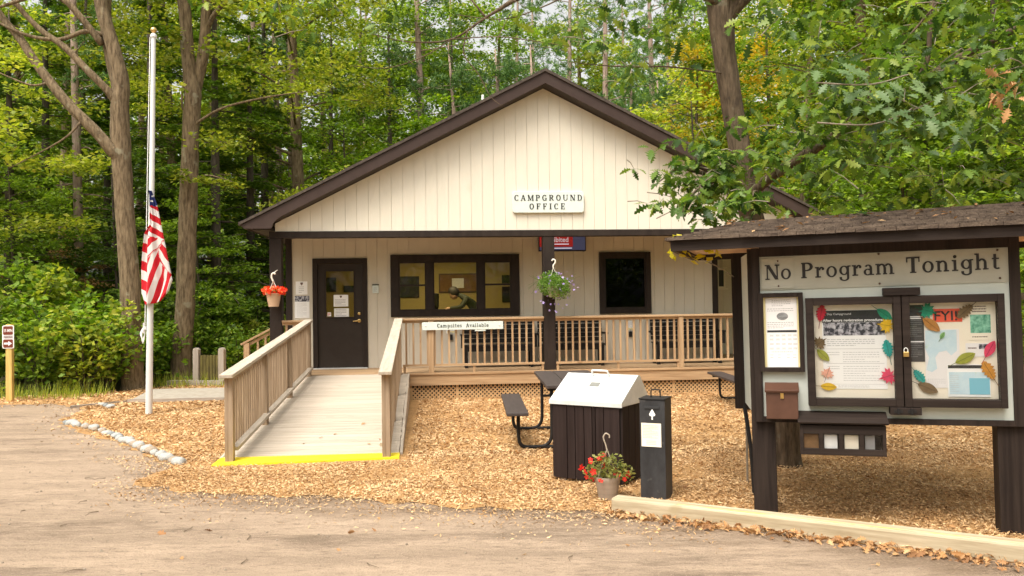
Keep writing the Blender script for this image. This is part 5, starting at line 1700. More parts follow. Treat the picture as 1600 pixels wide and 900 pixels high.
# twigs on the dirt
tw = MB()
rg = random.Random(12)
for i in range(34):
    x, y = rg.uniform(-4.5, 2.5), rg.uniform(5.4, 9.0)
    if y > 8.7 + x * .1 and x > -3.6:
        continue
    a = rg.uniform(-3.1, 3.1)
    L = rg.uniform(.04, .16)
    tw.tube([(x, y, .012), (x + L * .5 * math.cos(a), y + L * .5 * math.sin(a), .018), (x + L * math.cos(a + .3), y + L * math.sin(a + .3), .012)], [.004, .003, .0015], 5)
lo = bpy.data.objects.new('twigs', mesh_of('twigs', tw, M['stick']))
COL.objects.link(lo)
lo['kind'] = 'stuff'
pb_ = MB()
for i in range(260):
    x, y = rg.uniform(-5.5, 3.0), rg.uniform(5.2, 10)
    if x > -3.5 and y > 7.9:
        continue
    r = rg.uniform(.004, .012)
    pb_.ball((x, y, .006), r, 6, 4)
lo = bpy.data.objects.new('pebbles', mesh_of('pebbles', pb_, M['stonepink']))
COL.objects.link(lo)
lo['kind'] = 'stuff'

# ------------------------------------------------------------------ border stones
def stone_mesh(seed):
    rg = random.Random(seed)
    mb = MB().ball((0, 0, 0), 1, 14, 9)
    ph = [rg.uniform(0, 6.28) for _ in range(6)]
    out = []
    for x, y, z in mb.v:
        k = 1 + .13 * math.sin(2.1 * x + ph[0]) + .11 * math.sin(2.7 * y + ph[1]) + .09 * math.sin(3.3 * z + 2.0 * x + ph[2])
        out.append((x * k, y * k * .72, z * k * .58))
    mb.v = out
    return mb
SM = [mesh_of('border_stone', stone_mesh(i), M['stone'], smooth=True) for i in range(5)]
def at_ground(px, py):
    d = Vector(_f) + _x2 * (px - 800) / 1300 - _u2 * (py - 450) / 1300
    k = -1.70 / d.z
    return Vector((d.x * k, d.y * k, 0))
spx = [(120, 663, .17, 0), (133, 668, .15, 0), (147, 672, .13, 0), (165, 676, .12, 2), (180, 678, .07, 2), (186, 673, .15, 0), (203, 684, .14, 1), (217, 688, .13, 0), (229, 690, .09, 2), (239, 687, .14, 2), (246, 698, .16, 1), (262, 700, .15, 0), (278, 709, .13, 0), (292, 712, .14, 0), (306, 716, .12, 0), (318, 722, .16, 1), (325, 727, .10, 0), (340, 729, .13, 1), (352, 733, .13, 0)]
# pixel columns above were read on a 1.18x enlarged crop: rescale to the photo
ORD = ['first', 'second', 'third', 'fourth', 'fifth', 'sixth', 'seventh', 'eighth', 'ninth', 'tenth', 'eleventh', 'twelfth', 'thirteenth', 'fourteenth', 'fifteenth', 'sixteenth', 'seventeenth', 'eighteenth', 'nineteenth', 'twentieth', 'twenty-first', 'twenty-second', 'twenty-third', 'twenty-fourth', 'twenty-fifth', 'twenty-sixth', 'twenty-seventh', 'twenty-eighth', 'twenty-ninth', 'thirtieth']
SP = [(-6.62, 12.42, 0), (-6.42, 12.18, 0), (-6.20, 11.98, 0), (-5.98, 11.78, 2), (-5.62, 11.42, 0), (-5.40, 11.18, 1), (-5.20, 10.95, 0), (-5.06, 10.75, 2), (-4.92, 10.62, 2), (-4.76, 10.40, 1), (-4.60, 10.18, 0), (-4.42, 9.98, 0), (-4.27, 9.78, 0), (-4.14, 9.62, 0), (-4.00, 9.46, 1), (-3.90, 9.30, 0), (-3.76, 9.20, 1), (-3.62, 9.06, 0), (-7.05, 14.42, 1), (-7.22, 14.62, 0), (-6.9, 14.25, 0)]
rg = random.Random(4)
line, tail = SP[:18], SP[18:]
D_ = [0.0]
for p, q in zip(line, line[1:]):
    D_.append(D_[-1] + math.hypot(q[0] - p[0], q[1] - p[1]))
NS = 29
SP = []
for i in range(NS):
    d = D_[-1] * i / (NS - 1)
    j = max(0, min(len(line) - 2, sum(1 for e in D_ if e <= d) - 1))
    f = (d - D_[j]) / (D_[j + 1] - D_[j])
    SP.append((line[j][0] + (line[j + 1][0] - line[j][0]) * f + rg.uniform(-.03, .03), line[j][1] + (line[j + 1][1] - line[j][1]) * f + rg.uniform(-.03, .03), rg.choice((0, 0, 0, 1, 1, 2))))
SP += tail
cn_ = ['pale white', 'blue grey', 'pinkish tan']
mt_ = ['stone', 'stonegrey', 'stonepink']
for i, (x, y, k) in enumerate(SP):
    o = bpy.data.objects.new('border_stone', SM[i % 5])
    COL.objects.link(o)
    sz = rg.uniform(.062, .095)
    o.location = (x, y, .03)
    o.scale = (sz * rg.uniform(.9, 1.2), sz, sz * rg.uniform(.85, 1.1))
    o.rotation_euler = (0, 0, rg.uniform(-1.2, -.2))
    o.material_slots[0].link = 'OBJECT'
    o.material_slots[0].material = M[mt_[k]]
    meta(o, ('%s border stone, %s along the bed edge from the road bend to the ramp' % (cn_[k], ORD[i])) if i < NS else '%s stone beside the path end, %s of three' % (cn_[k], ('left', 'middle', 'nearest')[(1, 0, 2)[i - NS]]), 'stone', 'stones edging the wood chip bed')

# ------------------------------------------------------------------ path, gate, small sign
pth = MB().prism([(-7.45, .70), (-5.10, .60), (-5.10, 2.60), (-7.75, 2.70)], 0.0, .055, 'z')
po = bpy.data.objects.new('path', mesh_of('path', pth, M['concrete']))
COL.objects.link(po)
po.matrix_world = B.m
po['kind'] = 'structure'
solo('path_edging', 'dark thin edging board along the front of the grey path', 'edging', B, (-6.3, .6, 0), MB().prism([(-7.5, .655), (-5.1, .555), (-5.1, .595), (-7.46, .695)], 0, .07, 'z').prism([(-8.2, -.02), (-7.5, .66), (-7.47, .70), (-8.2, .05)], 0, .05, 'z'), M['grey_x'])

gt = T('wooden_barrier', 'low barrier of mossy slats between two weathered round topped posts', 'barrier', Fr((-6.65, 18.25, 0), R(-6)), (0, 0, 0))
for x in (-.29, .29):
    pp_ = MB().box(x - .065, x + .065, -.065, .065, 0, .76)
    pp_.add([], [])
    pp_.prism([(x + .065 * math.cos(R(a)), .758 + .065 * math.sin(R(a))) for a in range(0, 181, 20)], -.065, .065)
    gt.part('post', pp_, M['grey_z'], bevel=.008)
M['moss'] = mk('mossy_slat', (.07, .055, .018), (.14, .115, .03), sc=(12, 12, 4), rough=.9)
ms = MB()
for i in range(6):
    x = -.205 + i * .071
    ms.box(x, x + .058, -.02, .02, .12, .66)
gt.part('slats', ms, M['moss'])
gt.part('sill', MB().box(-.36, .36, -.12, .12, 0, .11), M['grey_x'])
gt.part('sill_board', MB().box(-1.0, -.37, .02, .20, 0, .10), M['grey_x'])
sg = T('trail_sign', 'small brown and white trail sign on a yellow wooden post at the left edge', 'sign', Fr((-9.42, 15.6, 0), R(6)))
sg.part('post', MB().box(-.055, .055, -.05, .05, 0, 1.44), M['yellowpine'], bevel=.006)
bd = sg.part('board', MB().prism(rrect(-.105, .10, .99, 1.42, .03), -.062, -.052), M['paper'])
M['signbrown'] = mk('sign_brown', (.17, .035, .018), rough=.5)
sg.part('brown_panel', MB().prism(rrect(-.088, .083, 1.245, 1.405, .02), -.066, -.0625).prism(rrect(-.088, .083, 1.005, 1.16, .02), -.066, -.0625), M['signbrown'], bd)
ar = MB().prism([(-.07, 1.066), (.005, 1.066), (.005, 1.04), (.068, 1.083), (.005, 1.126), (.005, 1.10), (-.07, 1.10)], -.070, -.0665)
sg.part('symbols', ar, M['paper'], bd)
sg.part('grey_band', MB().box(-.088, .083, -.0645, -.0625, 1.175, 1.232), M['lgrey'], bd)

wm = sans('15 MIN', -.078, 1.298, .056, -.0672, .152, .001, .0006)
sg.part('words', wm, M['paper'], bd)
sg.part('words', sans('PARKING', -.078, 1.186, .034, -.0655, .152, .0005, .0004), M['signbrown'], bd)

# ================================================================== TREES
def limb_mesh(paths, wob=.05, n=12, k=5):
    mb = MB()
    for pts, rad in paths:
        mb.tube(smooth_pts(pts, k), interp(rad, k), n, wob=wob)
    return mb

def tree_thing(name, label, cat, loc, group, trunk, tm, crown_parts, yaw=0):
    t = T(name, label, cat, Fr(loc, yaw), (0, 0, 0), group)
    t.part('trunk', trunk, tm, smooth=True)
    for nm, me in crown_parts:
        t.part(nm, me, None)
    return t

def crown(name, cl, L, Wd, mat, seed, tilt=.45, shell=2.0, droop=.1):
    rg = np.random.default_rng(seed)
    P = ell_points(cl, rg, shell)
    return quads_mesh(name, leaf_quads(P, L, Wd, rand_normals(len(P), rg, tilt), rg, droop), M[mat])

# ---- the forked maple left of the flagpole
o = Vector((-8.04, 17.62, 0))
rel = lambda pts: [tuple(Vector(p) - o) for p in pts]
A = [(rel([(-8.02, 17.62, -.05), (-8.04, 17.62, .15), (-8.06, 17.62, .65), (-8.08, 17.60, 2.14), (-8.17, 17.57, 3.76), (-8.23, 17.55, 4.98), (-8.24, 17.52, 5.93), (-8.20, 17.50, 6.5), (-8.36, 17.45, 7.29), (-8.60, 17.40, 8.3), (-8.8, 17.3, 10.5), (-8.7, 17.2, 13)]), [0.2822, 0.2365, 0.2117, 0.2033, 0.1926, 0.2033, 0.1867, 0.166, 0.1369, 0.1245, 0.0913, 0.0415]),
     (rel([(-8.22, 17.5, 4.85), (-8.40, 17.40, 5.08), (-8.66, 17.33, 5.42), (-9.08, 17.3, 5.85), (-9.47, 17.3, 6.3), (-9.84, 17.3, 6.80), (-10.23, 17.3, 7.4), (-10.7, 17.28, 8.0), (-11.6, 17.2, 9.6)]), [0.1328, 0.1286, 0.1162, 0.1079, 0.0996, 0.0913, 0.083, 0.0706, 0.0332]),
     (rel([(-8.27, 17.5, 6.0), (-8.45, 17.4, 6.3), (-8.77, 17.32, 6.65), (-9.3, 17.3, 7.2), (-9.83, 17.3, 7.6), (-10.4, 17.28, 8.3), (-11, 17.2, 9.6)]), [0.0913, 0.083, 0.0747, 0.0664, 0.0581, 0.0498, 0.0249]),
     (rel([(-8.26, 17.62, 5.9), (-8.40, 17.72, 6.6), (-8.56, 17.70, 7.4), (-8.60, 17.7, 8.4), (-8.2, 17.8, 10.5), (-7.7, 18, 13)]), [0.1411, 0.1328, 0.1245, 0.1162, 0.083, 0.0332]),
     (rel([(-8.55, 17.6, 7.5), (-8.9, 17.4, 7.55), (-9.4, 17.3, 7.35), (-10.1, 17.2, 7.45), (-11, 17.1, 7.9)]), [0.0581, 0.0498, 0.0415, 0.0332, 0.0166]),
     (rel([(-8.6, 17.5, 7.3), (-9.2, 17.3, 8.1), (-9.7, 17.2, 8.25), (-10.6, 17.1, 7.95)]), [0.0747, 0.0622, 0.0498, 0.0249]),
     (rel([(-9.6, 17.3, 6.45), (-9.9, 17.1, 6.35), (-10.5, 17.0, 6.6)]), [0.0291, 0.0208, 0.01]),
     (rel([(-8.9, 17.32, 5.7), (-9.1, 17.1, 5.3), (-9.5, 17.0, 5.0), (-10.2, 16.9, 4.6)]), [0.0291, 0.0208, 0.0149, 0.0066])]
rg = np.random.default_rng(2)
cl = []
for i in range(74):
    x, y, z = rg.uniform(-6.8, 1.6), rg.uniform(-2.6, 3.2), rg.uniform(4.6, 12)
    if x > -1.2 and z < 7.4 and y < .6:
        continue
    cl.append((x, y, z, rg.uniform(.5, 1.0), rg.uniform(.5, 1.0), rg.uniform(.14, .3), 130))
for i in range(26):
    cl.append((rg.uniform(-6, -1.5), rg.uniform(-.2, 2.4), rg.uniform(3.4, 6.6), rg.uniform(.5, .9), .7, .2, 120))
tree_thing('maple_tree', 'large forked maple left of the flagpole with long bare limbs reaching left', 'tree', o, None, limb_mesh(A, .05, 14), M['bark'], [('crown', crown('crown', cl, .13, .095, 'leaf_yg', 3))])

# ---- the second maple right of the flagpole
o = Vector((-7.78, 19.5, 0))
A = [(rel([(-7.76, 19.5, -.05), (-7.78, 19.5, .12), (-7.74, 19.5, .7), (-7.68, 19.5, 1.5), (-7.61, 19.48, 3.0), (-7.54, 19.45, 4.5), (-7.48, 19.43, 5.9), (-7.42, 19.42, 6.7), (-7.52, 19.40, 7.6), (-7.60, 19.37, 8.9), (-7.9, 19.3, 11), (-8, 19.3, 14)]), [0.316, 0.2607, 0.2291, 0.2173, 0.2094, 0.2015, 0.1896, 0.1975, 0.1501, 0.1343, 0.0948, 0.0395]),
     (rel([(-7.43, 19.46, 6.5), (-7.30, 19.5, 7.2), (-7.18, 19.5, 7.8), (-7.07, 19.5, 9.0), (-6.7, 19.5, 11), (-6.5, 19.6, 14)]), [0.1343, 0.1343, 0.1304, 0.1185, 0.0869, 0.0316]),
     (rel([(-7.15, 19.5, 8.2), (-6.8, 19.4, 8.7), (-6.3, 19.3, 9.0), (-5.5, 19.2, 9.6)]), [0.0711, 0.0553, 0.0395, 0.0158]),
     (rel([(-7.55, 19.4, 7.3), (-7.62, 19.3, 6.7), (-7.60, 19.25, 6.3)]), [0.0395, 0.0277, 0.0158]),
     (rel([(-7.5, 19.4, 4.6), (-7.0, 19.1, 4.75), (-6.3, 18.9, 4.55)]), [0.0237, 0.0158, 0.0063]),
     (rel([(-7.5, 19.4, 5.9), (-6.7, 19.2, 6.3), (-5.6, 19.0, 6.5), (-4.6, 18.9, 6.6)]), [0.0395, 0.0277, 0.0198, 0.0079])]
cl = [(rg.uniform(-2.6, 4.6), rg.uniform(-2, 2.8), rg.uniform(6.4, 13), rg.uniform(.5, 1.1), rg.uniform(.5, 1.), rg.uniform(.15, .3), 120) for i in range(62)]
cl = [c for c in cl if not (abs(c[0] - .3) < .9 and c[2] < 8.5 and c[1] < .4)]
cl += [(.7 + .3 * i, -.6, 4.62 - .05 * i, .28, .25, .09, 34) for i in range(4)] + [(.25, -.5, 4.7, .3, .3, .2, 60), (.1, -.45, 8.0, .25, .2, .25, 50), (-.1, -.45, 7.4, .2, .2, .3, 40)]
tree_thing('maple_tree', 'tall twin stemmed maple right of the flagpole, rough grey brown bark', 'tree', o, None, limb_mesh(A, .06, 14), M['bark'], [('crown', crown('crown', cl, .13, .095, 'leaf_yg', 5))])

# ---- the oak behind the kiosk
o = Vector((2.79, 8.53, 0))
A = [(rel([(2.80, 8.53, -.03), (2.79, 8.53, .10), (2.76, 8.52, .84), (2.63, 8.5, 1.82), (2.44, 8.48, 2.62), (2.35, 8.47, 3.2), (2.27, 8.46, 3.72), (2.20, 8.45, 4.25), (2.16, 8.44, 4.8), (2.1, 8.5, 6.2), (2.2, 8.6, 8.5)]), [.165, .135, .125, .122, .118, .112, .108, .115, .135, .10, .04]),
     (rel([(2.40, 8.40, 2.66), (2.50, 8.2, 2.86), (3.1, 8.0, 3.25), (3.8, 7.97, 3.67), (4.55, 7.96, 4.12), (5.4, 7.9, 4.5), (6.6, 7.8, 5.2)]), [.06, .052, .047, .042, .036, .03, .015]),
     (rel([(3.9, 7.97, 3.72), (4.0, 7.9, 4.0), (4.05, 7.9, 4.5), (4.2, 7.8, 5.2)]), [.028, .024, .02, .01]),
     (rel([(3.0, 8.05, 3.2), (3.3, 7.8, 3.5), (3.6, 7.6, 4.0), (3.9, 7.4, 4.4)]), [.02, .016, .012, .006]),
     (rel([(2.18, 8.45, 4.5), (2.28, 8.4, 4.66), (2.42, 8.35, 4.8), (2.9, 8.2, 5.3), (3.6, 8, 6.0)]), [.09, .085, .08, .06, .03]),
     (rel([(2.12, 8.4, 4.75), (1.9, 8.3, 4.92), (1.6, 8.2, 4.88), (1.3, 8.15, 4.80), (.67, 8.15, 4.77), (.23, 8.15, 4.76), (-.22, 8.15, 4.52), (-.56, 8.15, 4.31), (-.98, 8.15, 4.29), (-1.35, 8.1, 4.36)]), [.10, .08, .07, .06, .045, .032, .012, .009, .006, .003]),
     (rel([(.23, 8.15, 4.74), (-.2, 8.1, 4.95), (-.8, 8.0, 5.0), (-1.6, 7.9, 4.75), (-2.3, 7.8, 4.65)]), [.02, .016, .012, .009, .004]),
     (rel([(-.22, 8.15, 4.52), (-.40, 8.15, 4.75), (-.55, 8.1, 4.95)]), [.010, .008, .005]),
     (rel([(-.56, 8.15, 4.31), (-.85, 8.1, 4.12), (-1.2, 8.1, 4.02), (-1.55, 8.1, 4.05)]), [.006, .005, .004, .002]),
     (rel([(-.40, 8.15, 4.40), (-.44, 8.1, 4.15), (-.30, 8.1, 3.95), (-.18, 8.1, 3.72), (-.05, 8.1, 3.62)]), [.007, .006, .005, .004, .002]),
     (rel([(-.56, 8.15, 4.31), (-.1, 8.0, 4.28), (.25, 7.9, 4.20), (.6, 7.9, 4.14)]), [.006, .005, .004, .002]),
     (rel([(.67, 8.15, 4.77), (.3, 8.0, 4.55), (-.05, 8.0, 4.45), (-.5, 8.0, 4.5)]), [.009, .007, .005, .003]),
     (rel([(2.2, 8.4, 4.0), (1.6, 8.2, 4.02), (1.1, 8.1, 4.0), (.6, 8.0, 4.02)]), [.010, .008, .006, .003]),
     (rel([(2.36, 8.40, 2.75), (2.15, 8.2, 2.86), (1.85, 8.0, 2.93), (1.6, 7.95, 2.96), (1.42, 7.9, 2.84)]), [.045, .03, .02, .012, .005]),
     (rel([(2.1, 8.15, 2.88), (1.8, 7.8, 2.78), (1.62, 7.6, 2.62), (1.55, 7.5, 2.5)]), [.016, .012, .008, .004]),
     (rel([(2.45, 8.3, 2.7), (2.35, 7.9, 2.72), (2.2, 7.5, 2.68), (2.1, 7.2, 2.6)]), [.02, .015, .01, .005])]
rq = np.random.default_rng(17)
tips = []
def spray(c, r, n):
    for _ in range(n):
        tips.append(np.array(c) + rq.normal(0, 1, 3) * np.array(r))
# left drooping bough over the gable
spray((1.62, 7.92, 2.92), (.20, .12, .14), 30)
spray((1.95, 7.85, 2.86), (.20, .16, .16), 42)
spray((1.72, 7.6, 2.60), (.16, .12, .12), 26)
spray((2.10, 7.5, 2.58), (.18, .16, .08), 26)
spray((2.1, 8.05, 2.95), (.14, .16, .18), 16)
# right side mass
for i in range(48):
    x = rq.uniform(2.5, 6.6)
    zc = 2.95 + (x - 2.5) * .33
    spray((x, rq.uniform(6.9, 8.9), zc + rq.normal(.0, .5) + .1), (.26, .22, .15), 11)
for i in range(5):
    spray((rq.uniform(2.7, 5.5), rq.uniform(7.2, 9.4), rq.uniform(2.85, 3.4)), (.25, .2, .12), 9)
for i in range(16):
    spray((rq.uniform(2.6, 6), rq.uniform(7.5, 9.4), rq.uniform(3.9, 5.2)), (.3, .3, .2), 10)
for i in range(24):
    x = rq.uniform(2.7, 5.6)
    spray((x, 7.55 + rq.normal(0, .15), 2.95 + (x - 2.5) * .42 + rq.normal(0, .25)), (.22, .12, .14), 9)
for i in range(3):
    spray((rq.uniform(2.1, 2.75), rq.uniform(7.6, 8.2), rq.uniform(2.75, 3.35)), (.16, .12, .14), 9)
# thin fringe along the top limb
for x, y, z in ((-2.3, 7.8, 4.62), (-2.05, 7.8, 4.42), (-1.7, 7.9, 4.62), (-1.3, 8.1, 4.5), (-1.0, 8.0, 4.8), (-.5, 8.0, 4.85), (.1, 8.0, 4.5), (.5, 8.1, 4.4), (.75, 7.9, 4.2), (1.0, 8.1, 4.55), (1.35, 8.1, 4.5), (1.45, 8.0, 4.6), (-2.9, 7.8, 4.7), (1.75, 8.1, 4.6), (1.2, 8.2, 3.95), (1.7, 8.2, 4.2)):
    spray((x, y, z), (.13, .1, .09), 6)
C_ = np.array(tips)
P, Dd, Ls = [], [], []
for c in C_:
    k = rq.integers(3, 6)
    a0 = rq.uniform(0, 6.28)
    for j in range(k):
        a = a0 + j * 6.28 / k + rq.normal(0, .3)
        d = np.array([math.cos(a), math.sin(a), rq.normal(-.35, .35)])
        P.append(c + d * .02)
        Dd.append(d)
        Ls.append(rq.uniform(.075, .17) * (.8 if c[0] < -.2 else 1))
P, Dd, Ls = np.array(P), np.array(Dd), np.array(Ls)
NP, ND, NL = [], [], []
for x, z in ((2.55, 3.30), (2.72, 3.22), (2.95, 3.33), (3.05, 3.02), (2.42, 3.42), (2.86, 3.12), (3.20, 3.18), (3.32, 2.96)):
    for j in range(7):
        a = rq.uniform(0, 6.28)
        NP.append((x + rq.normal(0, .06), 6.15 + rq.normal(0, .12), z + rq.normal(0, .035)))
        ND.append((math.cos(a), math.sin(a) * .6 - .3, rq.normal(-.5, .3)))
        NL.append(rq.uniform(.11, .165))
NP, ND, NL = np.array(NP), np.array(ND), np.array(NL)
nm_ = rand_normals(len(NP), rq, .35) + np.array([0, -.9, .1])
near_m = lobed('leaf_sprays', NP - np.array(o), NL, ND, unit(nm_), M['leaf_oakpale'], .25, rq, .15)
om = lobed('crown', P - np.array(o), Ls, Dd, rand_normals(len(P), rq, .5), M['leaf_oak'], .35, rq, .22)
tw = MB()
for c in C_[::4]:
    b = c + rq.normal(0, 1, 3) * np.array([.16, .14, .10])
    tw.tube([tuple(b - np.array(o)), tuple((b + c) / 2 + np.array([0, 0, .015]) - np.array(o)), tuple(c - np.array(o))], [.0055, .004, .002], 5)
ot = tree_thing('oak_tree', 'slender oak rising behind the notice kiosk, broad lobed leaves over its roof', 'tree', o, None, limb_mesh(A, .05, 14, 4), M['barkoak'], [('crown', om)])
for z, y in ((3.0, 6.2), (3.3, 6.2)):
    tw.tube(smooth_pts([tuple(np.array((3.7, 7.6, z + .45)) - np.array(o)), tuple(np.array((3.2, 6.7, z + .2)) - np.array(o)), tuple(np.array((2.7, y, z)) - np.array(o)), tuple(np.array((2.3, y, z + .02)) - np.array(o))], 4), .006, 5)
ot.part('twigs', tw, M['twig'])['kind'] = 'stuff'
ot.part('leaf_sprays', near_m, None)
DP = np.array([(4.16, 6.95, 3.40)]) + rq.normal(0, 1, (16, 3)) * np.array([.12, .12, .07])
ot.part('dead_leaves', lobed('dead_leaves', DP - np.array(o), rq.uniform(.08, .14, 16), rq.normal(0, 1, (16, 3)) + np.array([0, 0, -.6]), rand_normals(16, rq, .8), M['straw'], .5, rq, .35), None, label='rust brown dead leaf cluster')
# extra oak canopy, unseen above the frame, added to shade the kiosk
cl = [(rq.uniform(-2.6, 3.4), rq.uniform(-6.6, .5), rq.uniform(5.2, 7.6), rq.uniform(.6, 1.0), rq.uniform(.6, 1.0), .35, 70) for i in range(12)]
ot.part('shade_crown', crown('shade_crown', cl, .18, .11, 'leaf_oak', 91), None)
# low shoot with lemon leaves at the kiosk's left corner
P = np.array([(1.32, 6.75, 2.00), (1.36, 6.75, 1.99), (1.30, 6.75, 2.04), (1.28, 6.75, 2.13), (1.24, 6.75, 2.05), (1.48, 6.8, 2.03), (1.52, 6.8, 2.02), (1.56, 6.8, 2.0), (1.44, 6.8, 2.02), (1.58, 6.8, 2.03), (1.50, 6.8, 1.97), (1.40, 6.78, 1.95), (1.26, 6.75, 2.0), (1.46, 6.8, 1.98)]) * np.array([1.25, 1, 1]) + np.array([-.26, 0, .07])
Dd = rq.normal(0, 1, P.shape) * np.array([1, .5, .5])
sh = T('sapling', 'thin sapling shoot with lemon yellow leaves at the left corner of the kiosk roof', 'sapling', Fr((2.16, 7.75, 0)))
sh.part('stem', MB().tube(smooth_pts([(0, 0, 0), (0, .0, .9), (-.02, -.1, 1.75), (-.25, -.45, 1.93), (-.55, -.85, 2.03), (-.72, -1.0, 2.08)], 4), [.010] * 8 + [.006] * 8 + [.003] * 5, 6), M['twig'])
q = leaf_quads(np.repeat(P, 2, 0) + rq.normal(0, .015, (len(P) * 2, 3)) - np.array([2.16, 7.75, 0]), .085, .06, rand_normals(len(P) * 2, rq, .7), rq)
sh.part('leaves', quads_mesh('leaves', q, M['leaf_lemon']), None)

# ---- forest tree kinds
def branchy(h, r, lean, rg, n, z0, reach, up=.35):
    x1, y1 = lean
    P = [(0, 0, -.1), (0, 0, .15), (x1 * .25, y1 * .25, h * .25), (x1 * .55, y1 * .55, h * .55), (x1, y1, h)]
    paths = [(P, [r * 1.35, r * 1.08, r * .92, r * .68, r * .15])]
    ends = []
    for i in range(n):
        z = z0 + (h * .95 - z0) * (i + rg.uniform(0, .8)) / n
        a = rg.uniform(0, 6.28)
        L = reach * (1 - .55 * (z - z0) / max(.1, h - z0)) * rg.uniform(.6, 1.1)
        f = z / h
        b = (x1 * f, y1 * f, z)
        m = (b[0] + math.cos(a) * L * .5, b[1] + math.sin(a) * L * .5, z + L * up * .5)
        e = (b[0] + math.cos(a) * L, b[1] + math.sin(a) * L, z + L * up * rg.uniform(.4, 1))
        rr = max(.015, r * .26 * (1 - f * .6))
        paths.append(([b, m, e], [rr, rr * .6, rr * .2]))
        ends += [m, e]
    return paths, ends
def broadleaf(seed, h, z0, reach, nb, per, L, Wd, mat, bark, r, rad=(.55, 1.1), flat=(.14, .32), xtra=1):
    rg = np.random.default_rng(seed)
    paths, ends = branchy(h, r, rg.normal(0, .4, 2), rg, nb, z0, reach)
    cl = []
    for e in ends:
        for _ in range(xtra + 1):
            cl.append((e[0] + rg.normal(0, .45), e[1] + rg.normal(0, .45), e[2] + rg.normal(0, .3), rg.uniform(*rad), rg.uniform(*rad), rg.uniform(*flat), per * rg.uniform(.6, 1.3)))
    cl.append((0, 0, h, .9, .9, .8, per * 2))
    return limb_mesh(paths, .04, 8, 3), crown('crown', cl, L, Wd, mat, seed + 50), M[bark]
def pine(seed, h, z0, reach, nb, tufts, mat='needle', r=.16):
    rg = np.random.default_rng(seed)
    paths, ends = branchy(h, r, rg.normal(0, .3, 2), rg, nb, z0, reach, .12)
    # dead lower stubs
    for i in range(10):
        z = rg.uniform(1.5, z0)
        a = rg.uniform(0, 6.28)
        L = rg.uniform(.3, 1.3)
        paths.append(([(0, 0, z), (math.cos(a) * L * .5, math.sin(a) * L * .5, z + .02), (math.cos(a) * L, math.sin(a) * L, z - .1)], [.03, .02, .008]))
    V = []
    for e in ends:
        for _ in range(tufts):
            c = np.array(e) + rg.normal(0, 1, 3) * np.array([.42, .42, .16])
            n = 20
            d = unit(rg.normal(0, 1, (n, 3)) + np.array([0, 0, .5]))
            s = unit(np.cross(d, rg.normal(0, 1, (n, 3)))) * .013
            l = rg.uniform(.13, .24, (n, 1))
            V.append(np.stack([c + d * .02 - s, c + d * .02 + s, c + d * l + s * .5, c + d * l - s * .5], 1))
    return limb_mesh(paths, .05, 9, 3), quads_mesh('crown', np.concatenate(V), M[mat]), M['barkpine']
def hemlock(seed, h, reach, nb, mat='needle_hem', z0=.8):
    rg = np.random.default_rng(seed)
    paths, V = [([(0, 0, -.1), (0, 0, h * .5), (0, 0, h)], [.17, .11, .02])], []
    for i in range(nb):
        f = (i + rg.uniform(0, .9)) / nb
        z = z0 + (h - z0) * f
        a = rg.uniform(0, 6.28)
        L = reach * (1 - f) ** .75 * rg.uniform(.7, 1.1) + .2
        dr = -.18 * L
        b, e = np.array([0, 0, z]), np.array([math.cos(a) * L, math.sin(a) * L, z + dr])
        mid = (b + e) / 2 + np.array([0, 0, .08 * L])
        paths.append(([tuple(b), tuple(mid), tuple(e)], [.03 * (1 - f) + .012, .018, .006]))
        n = int(200 * L / 2 + 40)
        t = rg.uniform(.12, 1, n)[:, None]
        p = b * (1 - t) ** 2 + 2 * mid * t * (1 - t) + e * t * t
        side = np.array([-math.sin(a), math.cos(a), 0])
        w = .42 * L * (1.05 - t) * rg.uniform(-1, 1, (n, 1))
        p = p + side * w + np.stack([0 * w[:, 0], 0 * w[:, 0], -.12 * np.abs(w[:, 0]) + rg.normal(0, .04, n)], 1)
        V.append(leaf_quads(p, .20, .075, rand_normals(n, rg, .30), rg, .25))
    return limb_mesh(paths, .03, 8, 3), quads_mesh('crown', np.concatenate(V), M[mat]), M['barkdark']
def bush(seed, h, r, n, L, Wd, mat):
    rg = np.random.default_rng(seed)
    paths, cl = [], []
    for i in range(11):
        a = rg.uniform(0, 6.28)
        e = rg.uniform(.3, 1) * r
        hh = h * rg.uniform(.55, 1)
        paths.append(([(0, 0, -.03), (math.cos(a) * e * .4, math.sin(a) * e * .4, hh * .55), (math.cos(a) * e, math.sin(a) * e, hh)], [.02, .014, .005]))
        for f in (.35, .6, .85, 1):
            cl.append((math.cos(a) * e * f, math.sin(a) * e * f, hh * f, r * .38, r * .38, h * .13, n / 44))
    return limb_mesh(paths, .03, 6, 3), crown('foliage', cl, L, Wd, mat, seed + 9, .6, 1.8, .2), M['barkdark']
PROTO = {}
def proto(key, res):
    PROTO[key] = res
proto('broad1', broadleaf(101, 15, 2.6, 3.6, 24, 150, .15, .10, 'leaf_mid', 'bark', .20))
proto('broad2', broadleaf(102, 17, 3.4, 3.9, 26, 150, .15, .10, 'leaf_mid', 'bark', .23))
proto('broad3', broadleaf(103, 13, 1.8, 3.2, 24, 140, .14, .095, 'leaf_mid', 'barkdark', .15))
proto('under1', broadleaf(104, 6.5, .7, 2.2, 22, 85, .12, .085, 'leaf_mid', 'barkdark', .07, (.4, .8), (.10, .2)))
proto('under2', broadleaf(105, 5.2, .5, 1.9, 20, 85, .12, .085, 'leaf_mid', 'barkdark', .06, (.4, .8), (.10, .2)))
proto('pine1', pine(106, 19, 6.5, 2.6, 26, 8))
proto('pine2', pine(107, 20, 8.5, 2.4, 24, 8))
proto('pine3', pine(108, 11, 3.0, 2.0, 30, 9))
proto('hem1', hemlock(109, 13, 3.0, 60))
proto('hem2', hemlock(110, 9.5, 2.5, 46))
